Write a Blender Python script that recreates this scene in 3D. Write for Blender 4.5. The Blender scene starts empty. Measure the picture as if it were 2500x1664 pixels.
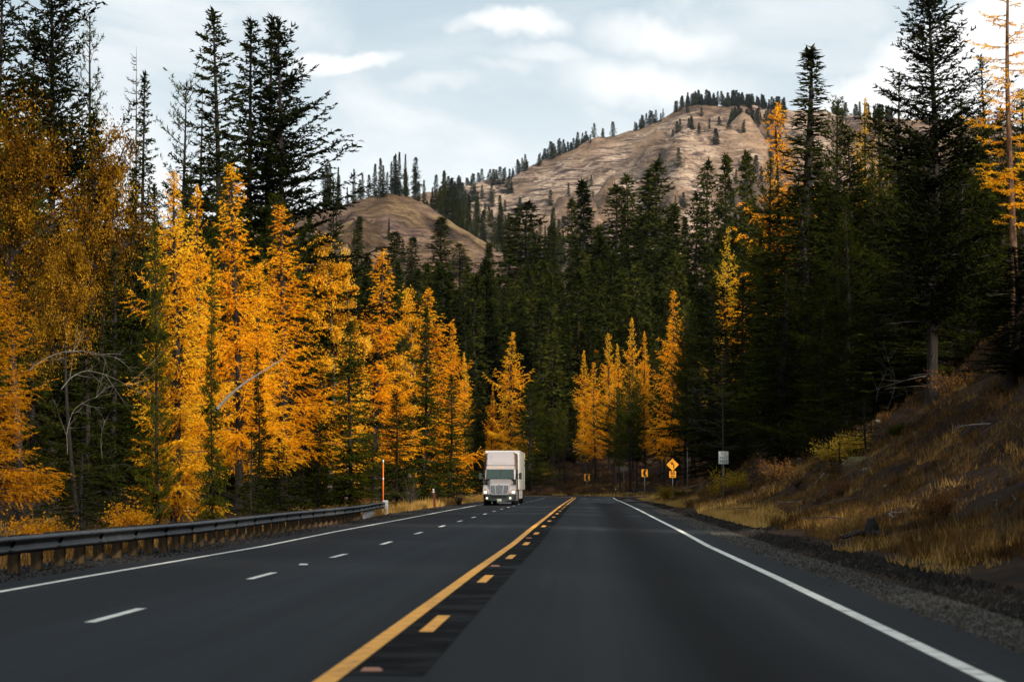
import bpy, bmesh, math, random
import numpy as np
from mathutils import Vector, Matrix

# ------------------------------------------------------------------ camera, sky, sun
SC = bpy.context.scene
COL = SC.collection
F = 85.0 / 36.0 * 2500.0            # focal length in photograph pixels
CAMZ = 1.4
PITCH = math.atan((1189 - 832) / F)
cd = bpy.data.cameras.new('camera'); cam = bpy.data.objects.new('camera', cd); COL.objects.link(cam)
cam.location = (0, 0, CAMZ); cam.rotation_euler = (math.pi / 2 + PITCH, 0, 0)
cd.lens = 85; cd.sensor_width = 36; cd.clip_start = 0.5; cd.clip_end = 20000
cd.dof.use_dof = True; cd.dof.focus_distance = 175; cd.dof.aperture_fstop = 3.2
SC.camera = cam

SUN_EL = math.radians(27); SUN_AZ = math.radians(141)     # azimuth measured from +Y towards +X
w = bpy.data.worlds.new('World'); SC.world = w; w.use_nodes = True
nt = w.node_tree; nt.nodes.clear()
def N(t, k, **kw):
    n = t.nodes.new(k)
    for a, b in kw.items(): setattr(n, a, b)
    return n
L = nt.links.new
out = N(nt, 'ShaderNodeOutputWorld'); bg = N(nt, 'ShaderNodeBackground')
sky = N(nt, 'ShaderNodeTexSky', sky_type='NISHITA'); sky.sun_disc = False
sky.sun_elevation = SUN_EL; sky.sun_rotation = SUN_AZ; sky.air_density = 1.2; sky.dust_density = 2.5; sky.ozone_density = 1.2
tc = N(nt, 'ShaderNodeTexCoord')
sep = N(nt, 'ShaderNodeSeparateXYZ'); L(tc.outputs['Generated'], sep.inputs[0])
def MA(op, a, b=None, c=None, clamp=False):
    n = N(nt, 'ShaderNodeMath', operation=op); n.use_clamp = clamp
    for k, v in enumerate((a, b, c)):
        if v is None: continue
        if isinstance(v, (int, float)): n.inputs[k].default_value = v
        else: L(v, n.inputs[k])
    return n.outputs[0]
def MR(v, a, b, c=0.0, d=1.0, smooth=True):
    n = N(nt, 'ShaderNodeMapRange'); n.interpolation_type = 'SMOOTHSTEP' if smooth else 'LINEAR'
    L(v, n.inputs[0]); n.inputs[1].default_value = a; n.inputs[2].default_value = b; n.inputs[3].default_value = c; n.inputs[4].default_value = d; return n.outputs[0]
def MIX(f, a, b):
    n = N(nt, 'ShaderNodeMixRGB')
    for k, v in enumerate((f, a, b)):
        if isinstance(v, tuple): n.inputs[k].default_value = (*v, 1)
        else: L(v, n.inputs[k])
    return n.outputs[0]
def NZ(vec, sc, det, rough=.5, dist=0., scale=None, loc=(0, 0, 0)):
    m = N(nt, 'ShaderNodeMapping'); L(vec, m.inputs[0]); m.inputs['Scale'].default_value = scale or (1, 1, 1); m.inputs['Location'].default_value = loc
    n = N(nt, 'ShaderNodeTexNoise'); L(m.outputs[0], n.inputs[0]); n.inputs['Scale'].default_value = sc; n.inputs['Detail'].default_value = det
    n.inputs['Roughness'].default_value = rough; n.inputs['Distortion'].default_value = dist; return n.outputs[0]
G = tc.outputs['Generated']
up = MA('MAXIMUM', sep.outputs[2], 0.0)
u_ = MA('DIVIDE', sep.outputs[0], MA('MAXIMUM', MA('ABSOLUTE', sep.outputs[1]), .05)); v_ = MA('DIVIDE', sep.outputs[2], MA('MAXIMUM', MA('ABSOLUTE', sep.outputs[1]), .05))
wz = NZ(G, 9, 5, .62); wz2 = NZ(G, 9, 5, .62, loc=(4.2, 1.7, 3.3))
uu = MA('MULTIPLY_ADD', MA('SUBTRACT', wz, .5), .085, u_); vv = MA('MULTIPLY_ADD', MA('SUBTRACT', wz2, .5), .055, v_)
front = MR(sep.outputs[1], .3, .6)
def cloud(cx, cy, rx, ry, soft=.6):
    a = MA('DIVIDE', MA('SUBTRACT', uu, cx), rx); b = MA('DIVIDE', MA('SUBTRACT', vv, cy), ry)
    return MR(MA('SQRT', MA('ADD', MA('MULTIPLY', a, a), MA('MULTIPLY', b, b))), soft, 1.0, 1.0, 0.0)
blobs = None
for cxp, cyp, rx, ry, st, so in [(2330, 290, .085, .034, 1.0, .72), (2480, 190, .09, .045, 1.0, .72), (2130, 330, .05, .022, .9, .6), (1190, 70, .036, .007, .9, .2), (1290, 130, .045, .008, .55, .1), (830, 128, .030, .0065, .95, .25), (1020, 210, .03, .007, .4, .1), (1600, 70, .06, .012, .75, .1), (1560, 170, .07, .016, .8, .1), (1180, 165, .03, .006, .35, .1)]:
    c_ = MA('MULTIPLY', cloud((cxp * 2500 / 2356 - 1250) / F, (1189 - cyp * 2500 / 2356) / F, rx, ry, so), st)
    blobs = c_ if blobs is None else MA('MAXIMUM', blobs, c_)
blobs = MA('MULTIPLY', blobs, front)
den = MA('ADD', up, .16)
dv = N(nt, 'ShaderNodeVectorMath', operation='DIVIDE'); L(G, dv.inputs[0]); cmb = N(nt, 'ShaderNodeCombineXYZ')
for k in range(3): L(den, cmb.inputs[k])
L(cmb.outputs[0], dv.inputs[1])
soft = MR(NZ(dv.outputs[0], 2.4, 9, .52, .4, (1.5, .8, 2.6), (3.1, 1.7, .4)), .42, .70, 0, .6)
streak = MR(NZ(G, 5, 7, .6, .3, (1, 1, 5)), .5, .75, 0, .3)
cl = MA('MAXIMUM', MA('MAXIMUM', soft, streak), blobs)
clear = MIX(MR(up, .05, .2), (10.4, 10.7, 10.7), (5.1, 6.1, 6.8))       # thin high veil, bluer with height
veil = MIX(MR(up, .06, .5, .9, .72), sky.outputs[0], clear)
bright = MIX(NZ(G, 14, 6, .6), (8.4, 8.5, 8.6), (11.6, 11.4, 10.9))
mixc = N(nt, 'ShaderNodeMixRGB'); L(MA('MULTIPLY', cl, .9), mixc.inputs[0]); L(veil, mixc.inputs[1]); L(bright, mixc.inputs[2])
L(mixc.outputs[0], bg.inputs[0]); bg.inputs[1].default_value = 0.1
L(bg.outputs[0], out.inputs[0])

sl = bpy.data.lights.new('sun', 'SUN'); sl.energy = 5.0; sl.angle = math.radians(4); sl.color = (1, 0.93, 0.82)
so = bpy.data.objects.new('sun', sl); COL.objects.link(so)
sd = Vector((math.sin(SUN_AZ) * math.cos(SUN_EL), math.cos(SUN_AZ) * math.cos(SUN_EL), math.sin(SUN_EL)))
so.rotation_euler = sd.to_track_quat('Z', 'Y').to_euler(); so.location = sd * 50
SC.view_settings.view_transform = 'Standard'; SC.view_settings.look = 'None'
SC.view_settings.exposure = 0.28; SC.view_settings.gamma = 1.0; SC.view_settings.use_curve_mapping = False
SC.render.engine = 'CYCLES'
SC.cycles.max_bounces = 5; SC.cycles.diffuse_bounces = 2; SC.cycles.glossy_bounces = 2; SC.cycles.transmission_bounces = 3
SC.cycles.transparent_max_bounces = 4; SC.cycles.volume_bounces = 0; SC.cycles.use_denoising = True
SC.cycles.caustics_reflective = False; SC.cycles.caustics_refractive = False

HAZE = 0.00001
# ------------------------------------------------------------------ helpers
rng = np.random.default_rng(7)
D = 2500.0 / 2356.0
def at(px, py, Y):                  # the point at depth Y seen at photograph pixel (px, py)
    dx, dz = (px - 1250) / F, (832 - py) / F
    y = math.cos(PITCH) - dz * math.sin(PITCH); z = math.sin(PITCH) + dz * math.cos(PITCH)
    return Vector((dx * Y / y, Y, CAMZ + z * Y / y))

def tag(o, label=None, cat=None, group=None, kind=None):
    if label: o['label'] = label
    if cat: o['category'] = cat
    if group: o['group'] = group
    if kind: o['kind'] = kind
    return o
def obj(name, me, parent=None, loc=None, rot=None, scale=None):
    o = bpy.data.objects.new(name, me); COL.objects.link(o)
    if parent: o.parent = parent
    if loc is not None: o.location = loc
    if rot is not None: o.rotation_euler = rot
    if scale is not None: o.scale = scale
    return o
def empty(name, loc=(0, 0, 0), rot=(0, 0, 0)):
    o = obj(name, None, None, loc, rot); o.empty_display_size = 0.2
    return o

class Geo:
    def __init__(s): s.v = []; s.f = []; s.m = []; s.n = 0
    def add(s, v, f, m=0):
        v = np.asarray(v, float).reshape(-1, 3); f = np.asarray(f, int)
        if len(v) == 0 or len(f) == 0: return s
        s.v.append(v); s.f.append(f + s.n); s.m.append(np.full(len(f), m)); s.n += len(v)
        return s
    def spikes(s, base, d, ln, wd, m=0, nrm=None):     # needle sprays, blades: one pointed face each
        base = np.asarray(base); n = len(base)
        if n == 0: return s
        r = rng.normal(size=(n, 3)) if nrm is None else nrm
        side = np.cross(d, r); side /= np.linalg.norm(side, axis=1, keepdims=True) + 1e-9
        wd = np.broadcast_to(wd, (n,))[:, None]; ln = np.broadcast_to(ln, (n,))[:, None]
        v = np.stack([base + side * wd / 2, base - side * wd / 2, base + d * ln], 1).reshape(-1, 3)
        return s.add(v, np.arange(3 * n).reshape(-1, 3), m)
    def leaves(s, c, ln, wd, m=0):                      # loose leaves: small rhombic faces turned any way
        n = len(c); a = rng.normal(size=(n, 3)); a /= np.linalg.norm(a, axis=1, keepdims=True)
        b = np.cross(a, rng.normal(size=(n, 3))); b /= np.linalg.norm(b, axis=1, keepdims=True) + 1e-9
        a = a * np.broadcast_to(ln, (n,))[:, None] / 2; b = b * np.broadcast_to(wd, (n,))[:, None] / 2
        v = np.stack([c - a, c + b, c + a, c - b], 1).reshape(-1, 3)
        i = np.arange(n)[:, None] * 4
        return s.add(v, np.concatenate([i + [0, 1, 2], i + [0, 2, 3]]), m)
    def tubes(s, P, R, k=3, m=0):                       # P (n, K, 3), R (n, K)
        P = np.asarray(P, float); R = np.asarray(R, float)
        if P.ndim == 2: P = P[None]; R = R[None]
        n, K, _ = P.shape
        T = np.gradient(P, axis=1); T /= np.linalg.norm(T, axis=2, keepdims=True) + 1e-9
        ref = np.where(np.abs(T[..., 2:3]) > 0.9, np.array([1., 0, 0]), np.array([0, 0, 1.]))
        A = np.cross(T, ref); A /= np.linalg.norm(A, axis=2, keepdims=True) + 1e-9; B = np.cross(T, A)
        th = np.arange(k) * 2 * math.pi / k
        V = P[:, :, None] + R[:, :, None, None] * (A[:, :, None] * np.cos(th)[:, None] + B[:, :, None] * np.sin(th)[:, None])
        idx = np.arange(n * K * k).reshape(n, K, k); nx = np.roll(idx, -1, 2)
        a, b, c, d = idx[:, :-1], nx[:, :-1], nx[:, 1:], idx[:, 1:]
        f = np.concatenate([np.stack([a, b, c], -1).reshape(-1, 3), np.stack([a, c, d], -1).reshape(-1, 3)])
        return s.add(V, f, m)
    def box(s, x0, x1, y0, y1, z0, z1, m=0, taper=None):
        v = [(x, y, z) for z in (z0, z1) for y in (y0, y1) for x in (x0, x1)]
        f = [(0, 2, 3, 1), (4, 5, 7, 6), (0, 1, 5, 4), (1, 3, 7, 5), (3, 2, 6, 7), (2, 0, 4, 6)]
        t = [(a, b, c) for a, b, c, d in f] + [(a, c, d) for a, b, c, d in f]
        return s.add(v, t, m)
    def prism(s, poly, axis, a, b, m=0):                # poly in the two other axes, extruded along axis from a to b
        n = len(poly); v = []
        for h in (a, b):
            for p, q in poly:
                v.append({'x': (h, p, q), 'y': (p, h, q), 'z': (p, q, h)}[axis])
        f = []
        for i in range(n):
            j = (i + 1) % n; f += [(i, j, n + j), (i, n + j, n + i)]
        import mathutils.geometry as mg
        tri = mg.tessellate_polygon([[Vector((p, q, 0)) for p, q in poly]])
        f += [tuple(t) for t in tri] + [tuple(n + i for i in reversed(t)) for t in tri]
        return s.add(v, f, m)
    def loft(s, rings, m=0, cap=True):                  # rings (n, k, 3)
        R = np.asarray(rings, float); n, k, _ = R.shape
        idx = np.arange(n * k).reshape(n, k); nx = np.roll(idx, -1, 1)
        a, b, c, d = idx[:-1], nx[:-1], nx[1:], idx[1:]
        f = [np.stack([a, b, c], -1).reshape(-1, 3), np.stack([a, c, d], -1).reshape(-1, 3)]
        if cap:
            for r in (idx[0][::-1], idx[-1]): f.append(np.array([(r[0], r[i], r[i + 1]) for i in range(1, k - 1)]))
        return s.add(R, np.concatenate(f), m)
    def mesh(s, name, mats, smooth=False, bevel=0):
        v = np.concatenate(s.v).astype(np.float32); f = np.concatenate(s.f).astype(np.int32); m = np.concatenate(s.m).astype(np.int32)
        me = bpy.data.meshes.new(name)
        me.vertices.add(len(v)); me.vertices.foreach_set('co', v.ravel())
        me.loops.add(f.size); me.loops.foreach_set('vertex_index', f.ravel())
        me.polygons.add(len(f)); me.polygons.foreach_set('loop_start', np.arange(0, f.size, 3, dtype=np.int32))
        for q in (mats if isinstance(mats, (list, tuple)) else [mats]): me.materials.append(q)
        me.polygons.foreach_set('material_index', m)
        me.polygons.foreach_set('use_smooth', np.full(len(f), bool(smooth)))
        me.update(calc_edges=True)
        if bevel or not smooth and len(f) < 400:
            bm = bmesh.new(); bm.from_mesh(me)
            if len(f) < 20000:
                bmesh.ops.remove_doubles(bm, verts=bm.verts, dist=1e-5)
                bmesh.ops.dissolve_limit(bm, angle_limit=0.01, verts=bm.verts, edges=bm.edges)
                bmesh.ops.recalc_face_normals(bm, faces=bm.faces)
            if bevel:
                bmesh.ops.bevel(bm, geom=list(bm.edges), offset=bevel, segments=2, affect='EDGES', clamp_overlap=True)
            bm.to_mesh(me); bm.free()
        return me

def grid_mesh(name, X, Y, Z, mat, smooth=True, attr=None, uv=None):
    n, m = X.shape
    v = np.stack([X, Y, Z], -1).reshape(-1, 3).astype(np.float32)
    i = np.arange(n * m).reshape(n, m)
    q = np.stack([i[:-1, :-1], i[1:, :-1], i[1:, 1:], i[:-1, 1:]], -1).reshape(-1, 4).astype(np.int32)
    a, b, c = v[q[0, 0]], v[q[0, 1]], v[q[0, 2]]
    if np.cross(b - a, c - b)[2] < 0: q = q[:, ::-1].copy()
    me = bpy.data.meshes.new(name)
    me.vertices.add(len(v)); me.vertices.foreach_set('co', v.ravel())
    me.loops.add(q.size); me.loops.foreach_set('vertex_index', q.ravel())
    me.polygons.add(len(q)); me.polygons.foreach_set('loop_start', np.arange(0, q.size, 4, dtype=np.int32))
    me.polygons.foreach_set('use_smooth', np.full(len(q), smooth)); me.materials.append(mat)
    me.update(calc_edges=True)
    if uv is not None:
        ul = me.uv_layers.new(name='UVMap'); U = np.stack(uv, -1).reshape(-1, 2)[q.ravel()].astype(np.float32)
        ul.data.foreach_set('uv', U.ravel())
    if attr is not None:
        for k, arr in attr.items():
            at_ = me.attributes.new(k, 'FLOAT', 'POINT'); at_.data.foreach_set('value', np.asarray(arr, np.float32).ravel())
    return me

def hash2(i, j, seed):
    n = (i.astype(np.int64) * 374761393 + j.astype(np.int64) * 668265263 + seed * 974634777) & 0xffffffff
    n = ((n ^ (n >> 13)) * 1274126177) & 0xffffffff
    return ((n ^ (n >> 16)) & 0xffff) / 65535.0
def vnoise(x, y, seed=0):
    x = np.asarray(x, float); y = np.asarray(y, float)
    i = np.floor(x); j = np.floor(y); a = x - i; b = y - j
    a = a * a * (3 - 2 * a); b = b * b * (3 - 2 * b)
    h = lambda p, q: hash2(i + p, j + q, seed)
    return (h(0, 0) * (1 - a) + h(1, 0) * a) * (1 - b) + (h(0, 1) * (1 - a) + h(1, 1) * a) * b - 0.5
def fbm(x, y, o=4, seed=0, g=0.5):
    r = 0; k = 1.0
    for q in range(o): r = r + k * vnoise(x * 2 ** q + 17.3 * q, y * 2 ** q - 9.1 * q, seed + q); k *= g
    return r
def sst(a, b, x):
    t = np.clip((np.asarray(x, float) - a) / (b - a), 0, 1); return t * t * (3 - 2 * t)

# ------------------------------------------------------------------ materials
def mat(name, col, rough=0.8, metal=0.0, spec=0.3):
    m = bpy.data.materials.new(name); m.use_nodes = True
    b = m.node_tree.nodes['Principled BSDF']
    b.inputs['Base Color'].default_value = (*col, 1); b.inputs['Roughness'].default_value = rough
    b.inputs['Metallic'].default_value = metal; b.inputs['Specular IOR Level'].default_value = spec
    return m
def nodes(m): return m.node_tree, m.node_tree.nodes['Principled BSDF']
def ramp(t, src, stops):
    r = N(t, 'ShaderNodeValToRGB'); e = r.color_ramp.elements
    e.remove(e[1]); e[0].position = stops[0][0]; e[0].color = (*stops[0][1], 1)
    for p, c in stops[1:]: k = e.new(p); k.color = (*c, 1)
    t.links.new(src, r.inputs[0]); return r.outputs[0]
def noise(t, scale, detail=4, vec=None, rough=0.55, dist=0.0):
    n = N(t, 'ShaderNodeTexNoise'); n.inputs['Scale'].default_value = scale; n.inputs['Detail'].default_value = detail
    n.inputs['Roughness'].default_value = rough; n.inputs['Distortion'].default_value = dist
    if vec is not None: t.links.new(vec, n.inputs[0])
    return n.outputs[0]
def coords(t, which='Object', scale=None):
    c = N(t, 'ShaderNodeTexCoord').outputs[which]
    if scale:
        m = N(t, 'ShaderNodeMapping'); m.inputs['Scale'].default_value = scale; t.links.new(c, m.inputs[0]); c = m.outputs[0]
    return c
def bump(t, b, src, strength=0.4, dist=0.05):
    n = N(t, 'ShaderNodeBump'); n.inputs['Strength'].default_value = strength; n.inputs['Distance'].default_value = dist
    t.links.new(src, n.inputs['Height']); t.links.new(n.outputs[0], b.inputs['Normal'])
def noisy(name, stops, scale=3, detail=5, rough=0.8, metal=0, which='Object', sc=None, bmp=0, bdist=0.03, spec=0.3):
    m = mat(name, stops[0][1], rough, metal, spec); t, b = nodes(m)
    n = noise(t, scale, detail, coords(t, which, sc)); t.links.new(ramp(t, n, stops), b.inputs['Base Color'])
    if bmp: bump(t, b, n, bmp, bdist)
    return m
def leafmat(name, stops, scale=0.6, transl=0.35, rough=0.6, spread=0.12):
    m = bpy.data.materials.new(name); m.use_nodes = True; t = m.node_tree; t.nodes.clear()
    o = N(t, 'ShaderNodeOutputMaterial')
    n = noise(t, scale, 3, coords(t)); n2 = noise(t, scale * 9, 2, coords(t))
    oi = N(t, 'ShaderNodeObjectInfo')
    a = N(t, 'ShaderNodeMath', operation='MULTIPLY_ADD'); t.links.new(oi.outputs['Random'], a.inputs[0]); a.inputs[1].default_value = spread * 2; a.inputs[2].default_value = -spread
    s1 = N(t, 'ShaderNodeMath', operation='ADD'); t.links.new(n, s1.inputs[0]); t.links.new(a.outputs[0], s1.inputs[1])
    s2 = N(t, 'ShaderNodeMath', operation='MULTIPLY_ADD'); t.links.new(n2, s2.inputs[0]); s2.inputs[1].default_value = 0.5; s2.inputs[2].default_value = -0.25
    s3 = N(t, 'ShaderNodeMath', operation='ADD'); t.links.new(s1.outputs[0], s3.inputs[0]); t.links.new(s2.outputs[0], s3.inputs[1])
    c = ramp(t, s3.outputs[0], stops)
    d = N(t, 'ShaderNodeBsdfDiffuse'); tr = N(t, 'ShaderNodeBsdfTranslucent'); mx = N(t, 'ShaderNodeMixShader'); mx.inputs[0].default_value = transl
    t.links.new(c, d.inputs[0]); t.links.new(c, tr.inputs[0]); t.links.new(d.outputs[0], mx.inputs[1]); t.links.new(tr.outputs[0], mx.inputs[2])
    t.links.new(mx.outputs[0], o.inputs[0])
    return m

M = {}
M['larch'] = leafmat('larch needles', [(0.25, (0.80, 0.27, 0.005)), (0.5, (1.0, 0.445, 0.010)), (0.78, (1.0, 0.60, 0.030))], 0.5, 0.4)
M['larch_dull'] = leafmat('shaded larch needles', [(0.25, (0.34, 0.125, 0.004)), (0.5, (0.60, 0.245, 0.007)), (0.8, (0.78, 0.36, 0.014))], 0.5, 0.35)  # larch colour with shade put in; far larches and a bush share it
M['larch_yellow'] = leafmat('yellow larch needles', [(0.25, (0.48, 0.24, 0.008)), (0.55, (0.75, 0.42, 0.015)), (0.8, (0.85, 0.55, 0.04))], 0.5, 0.4)
M['leaf_gold'] = leafmat('golden cottonwood leaves', [(0.25, (0.55, 0.24, 0.01)), (0.5, (0.85, 0.42, 0.02)), (0.8, (0.95, 0.60, 0.06))], 0.6, 0.4)
M['leaf_brown'] = leafmat('bronze cottonwood leaves', [(0.38, (0.022, 0.010, 0.002)), (0.55, (0.10, 0.042, 0.003)), (0.82, (0.50, 0.25, 0.015))], 1.3, 0.25)
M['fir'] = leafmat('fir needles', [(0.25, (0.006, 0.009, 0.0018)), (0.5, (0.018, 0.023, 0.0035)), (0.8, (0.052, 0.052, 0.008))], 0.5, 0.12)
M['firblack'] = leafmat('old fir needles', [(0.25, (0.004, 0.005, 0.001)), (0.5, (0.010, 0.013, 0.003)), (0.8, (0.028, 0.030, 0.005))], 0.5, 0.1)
M['pine'] = leafmat('pine needles', [(0.25, (0.008, 0.012, 0.0015)), (0.5, (0.034, 0.041, 0.004)), (0.8, (0.115, 0.110, 0.010))], 0.7, 0.2)
M['farfir'] = leafmat('far conifer needles', [(0.25, (0.007, 0.010, 0.002)), (0.5, (0.020, 0.025, 0.004)), (0.8, (0.055, 0.055, 0.009))], 0.25, 0.1, spread=0.2)
M['bark'] = noisy('dark conifer bark', [(0.3, (0.007, 0.005, 0.004)), (0.7, (0.030, 0.022, 0.016))], 6, 6, 0.95, sc=(1, 1, .15), bmp=0.6)
M['barkpale'] = noisy('orange pine bark', [(0.3, (0.05, 0.025, 0.014)), (0.7, (0.22, 0.115, 0.06))], 6, 6, 0.95, sc=(1, 1, .2), bmp=0.6)
M['barkgrey'] = noisy('bleached bark', [(0.3, (0.07, 0.058, 0.048)), (0.7, (0.24, 0.205, 0.17))], 6, 6, 0.95, sc=(1, 1, .2), bmp=0.5)
M['deadwood'] = noisy('dark dead boughs', [(0.3, (0.02, 0.016, 0.013)), (0.7, (0.075, 0.062, 0.05))], 3, 4, 0.9)
M['drygrass'] = leafmat('dry golden grass', [(0.25, (0.26, 0.13, 0.03)), (0.5, (0.50, 0.29, 0.075)), (0.8, (0.66, 0.43, 0.14))], 0.5, 0.35)
M['browngrass'] = leafmat('brown slope grass', [(0.3, (0.024, 0.012, 0.004)), (0.5, (0.115, 0.060, 0.018)), (0.72, (0.38, 0.225, 0.07))], 0.5, 0.2, spread=.02)
M['shrub_yellow'] = leafmat('yellow shrub leaves', [(0.25, (0.20, 0.12, 0.01)), (0.5, (0.42, 0.27, 0.02)), (0.8, (0.60, 0.42, 0.05))], 1.0, 0.3)
M['shrub_rust'] = leafmat('rusty shrub leaves', [(0.25, (0.05, 0.02, 0.008)), (0.5, (0.15, 0.06, 0.015)), (0.8, (0.34, 0.16, 0.03))], 1.0, 0.3)
M['log'] = noisy('weathered log', [(0.3, (0.022, 0.017, 0.012)), (0.7, (0.11, 0.082, 0.06))], 5, 5, 0.9, sc=(1, 1, 1), bmp=0.4)
M['char'] = noisy('charred wood', [(0.3, (0.004, 0.004, 0.004)), (0.8, (0.02, 0.016, 0.014))], 8, 5, 0.8, bmp=0.6)
M['rock'] = noisy('pale slope rock', [(0.3, (0.07, 0.055, 0.04)), (0.7, (0.26, 0.22, 0.17))], 5, 5, 0.9, bmp=0.5)

# ------------------------------------------------------------------ road path and terrain
SL = 0.0315; X0 = -1.9; S_B = 296.0; R_B = 64.0
RX = lambda y: X0 + SL * y
CXB = RX(S_B) - R_B; CYB = S_B
EK = [(-80, 0), (40, 0), (62, -.03), (80, .02), (110, .05), (150, .11), (180, .13), (230, .14), (280, .10), (320, .22), (350, .40), (396, .62), (480, 1.6), (600, 4), (900, 10)]
def elev(s): return np.interp(s, [k[0] for k in EK], [k[1] for k in EK])
def road_so(x, y):
    x = np.asarray(x, float); y = np.asarray(y, float)
    o1 = x - RX(y); s1 = y
    dx, dy = x - CXB, y - CYB
    r = np.hypot(dx, dy); ang = np.arctan2(dy, dx)
    o2 = r - R_B; s2 = S_B + R_B * np.clip(ang, 0, math.pi / 2)
    o3 = y - (CYB + R_B); s3 = S_B + R_B * math.pi / 2 + (CXB - x)
    up = y > CYB
    o = np.where(~up, np.where(x < CXB, np.maximum(o1, o3), o1), np.where(x > CXB, o2, o3))
    s = np.where(~up, np.where((x < CXB) & (o3 > o1), s3, s1), np.where(x > CXB, s2, s3))
    return s, o
def road_pt(s, o):                  # position of the road surface at arc length s, offset o right of the solid yellow line
    s = np.asarray(s, float); o = np.asarray(o, float)
    a = np.clip((s - S_B) / R_B, 0, math.pi / 2)
    ex = np.maximum(s - S_B - R_B * math.pi / 2, 0)
    x = np.where(s < S_B, RX(s) + o, CXB + (R_B + o) * np.cos(a) - ex)
    y = np.where(s < S_B, s, CYB + (R_B + o) * np.sin(a))
    return x, y, elev(s) - 0.012 * np.abs(o) * (1 - sst(250, 300, s))
def ground(x, y):
    x = np.asarray(x, float); y = np.asarray(y, float)
    s, o = road_so(x, y); e = elev(s) - 0.08 - .012 * np.minimum(np.abs(o), 9.5) * (1 - sst(250, 300, s))
    u = np.maximum(o - 7.6, 0)
    cut = .25 * np.minimum(u, 4) + .56 * np.clip(u - 4, 0, 9) + .80 * np.clip(u - 13, 0, 22) + .24 * np.clip(u - 35, 0, 220)
    far = .05 * np.minimum(u, 5) + .17 * np.clip(u - 5, 0, 330)
    k = sst(238, 320, s)
    dr = np.exp(-((s - 222) / 9.0) ** 2) * (1 - sst(12, 34, u))      # the side track cuts through the bank
    right = (cut * (1 - k) + far * k) * (1 - 0.75 * dr)
    ridge = 0.16 * np.exp(-((o - 7.3) / 0.45) ** 2) * (1 - dr)
    lf = np.maximum(-o - 9.4, 0)
    left = -0.35 * np.clip(lf / 3, 0, 1) + .01 * np.minimum(lf, 30) + .10 * np.clip(lf - 45, 0, 400)
    rough = fbm(x * .35, y * .35, 4, 3) * (0.35 * sst(0, 4, u) + 1.3 * sst(3, 12, u) * (1 - .5 * k)) + fbm(x * 1.6, y * 1.1, 3, 13) * .35 * sst(.5, 4, u) + fbm(x * .3, y * .3, 3, 5) * .35 * sst(0, 6, lf)
    gully = 1.1 * fbm(x * .06, y * .09, 3, 9) * sst(3, 16, u)
    z = e + np.where(o > 0, right + ridge, left) + rough + gully
    far2 = np.clip((np.hypot(x, y) - 700) / 5000, 0, 1)
    return z + 60 * far2
def gz(x, y): return float(ground(np.array([x]), np.array([y]))[0])

xs = np.concatenate([-np.geomspace(6000, 62, 36), np.arange(-60, -26, 2.0), np.arange(-26, 46, .6), np.arange(46, 130, 2.2), np.geomspace(132, 6000, 36)])
ys = np.concatenate([-np.geomspace(600, 6, 14), np.arange(-2, 15, 2.), np.arange(15, 400, .8), np.arange(400, 760, 5.), np.geomspace(765, 9000, 50)])
GX, GY = np.meshgrid(xs, ys)
GZ = ground(GX, GY); gs, go = road_so(GX, GY)
zone = np.where(go > 0, go, -go)
mg_ = mat('forest floor', (0.05, 0.03, 0.02), 0.95, 0, 0.1); t, b = nodes(mg_)
oc = coords(t); n1 = noise(t, 0.35, 8, oc, 0.65); n2 = noise(t, 6, 5, oc, 0.6)
c1 = ramp(t, n1, [(0.3, (0.009, 0.0045, 0.002)), (0.5, (0.032, 0.0155, 0.006)), (0.7, (0.085, 0.045, 0.018))])
c2 = ramp(t, n2, [(0.35, (0.35, 0.35, 0.35)), (0.7, (1.25, 1.2, 1.1))])
mm = N(t, 'ShaderNodeMixRGB', blend_type='MULTIPLY'); mm.inputs[0].default_value = 1; t.links.new(c1, mm.inputs[1]); t.links.new(c2, mm.inputs[2])
t.links.new(mm.outputs[0], b.inputs['Base Color']); bump(t, b, n2, 0.8, 0.15)
g = obj('ground', grid_mesh('ground', GX, GY, GZ, mg_)); tag(g, kind='structure')

# road surface
def strip(name, s0, s1, o0, o1, dz, m, ds=2.0, no=2, parent=None, wob=0.0, seed=0):
    S = np.arange(s0, s1 + ds * .5, ds) if s1 - s0 > ds else np.array([s0, (s0 + s1) / 2, s1]); O = np.linspace(0, 1, no)
    SS, OO = np.meshgrid(S, O, indexing='ij')
    lo = np.full(S.shape, float(o0)); hi = np.full(S.shape, float(o1))
    if wob: lo = lo + wob * fbm(S * .5, S * 0 + 1, 4, seed); hi = hi + wob * fbm(S * .5, S * 0 + 7, 4, seed + 3)
    OO = lo[:, None] * (1 - OO) + hi[:, None] * OO
    x, y, z = road_pt(SS, OO)
    return obj(name, grid_mesh(name, x, y, z + dz, m, uv=(OO, SS)), parent)

asph = mat('asphalt', (0.05, 0.05, 0.052), 0.85, 0, 0.06); t, b = nodes(asph)
uv = N(t, 'ShaderNodeUVMap').outputs[0]; sp = N(t, 'ShaderNodeSeparateXYZ'); t.links.new(uv, sp.inputs[0])
wob_m = N(t, 'ShaderNodeMapping'); wob_m.inputs['Scale'].default_value = (0.25, 0.03, 1); t.links.new(uv, wob_m.inputs[0])
wn = noise(t, 1.0, 3, wob_m.outputs[0])
wa = N(t, 'ShaderNodeMath', operation='MULTIPLY_ADD'); t.links.new(wn, wa.inputs[0]); wa.inputs[1].default_value = 0.9; t.links.new(sp.outputs[0], wa.inputs[2])
mr = N(t, 'ShaderNodeMapRange'); t.links.new(wa.outputs[0], mr.inputs[0]); mr.inputs[1].default_value = -8; mr.inputs[2].default_value = 6.5
def op(o): return (o + 0.45 + 8) / 14.5
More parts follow.
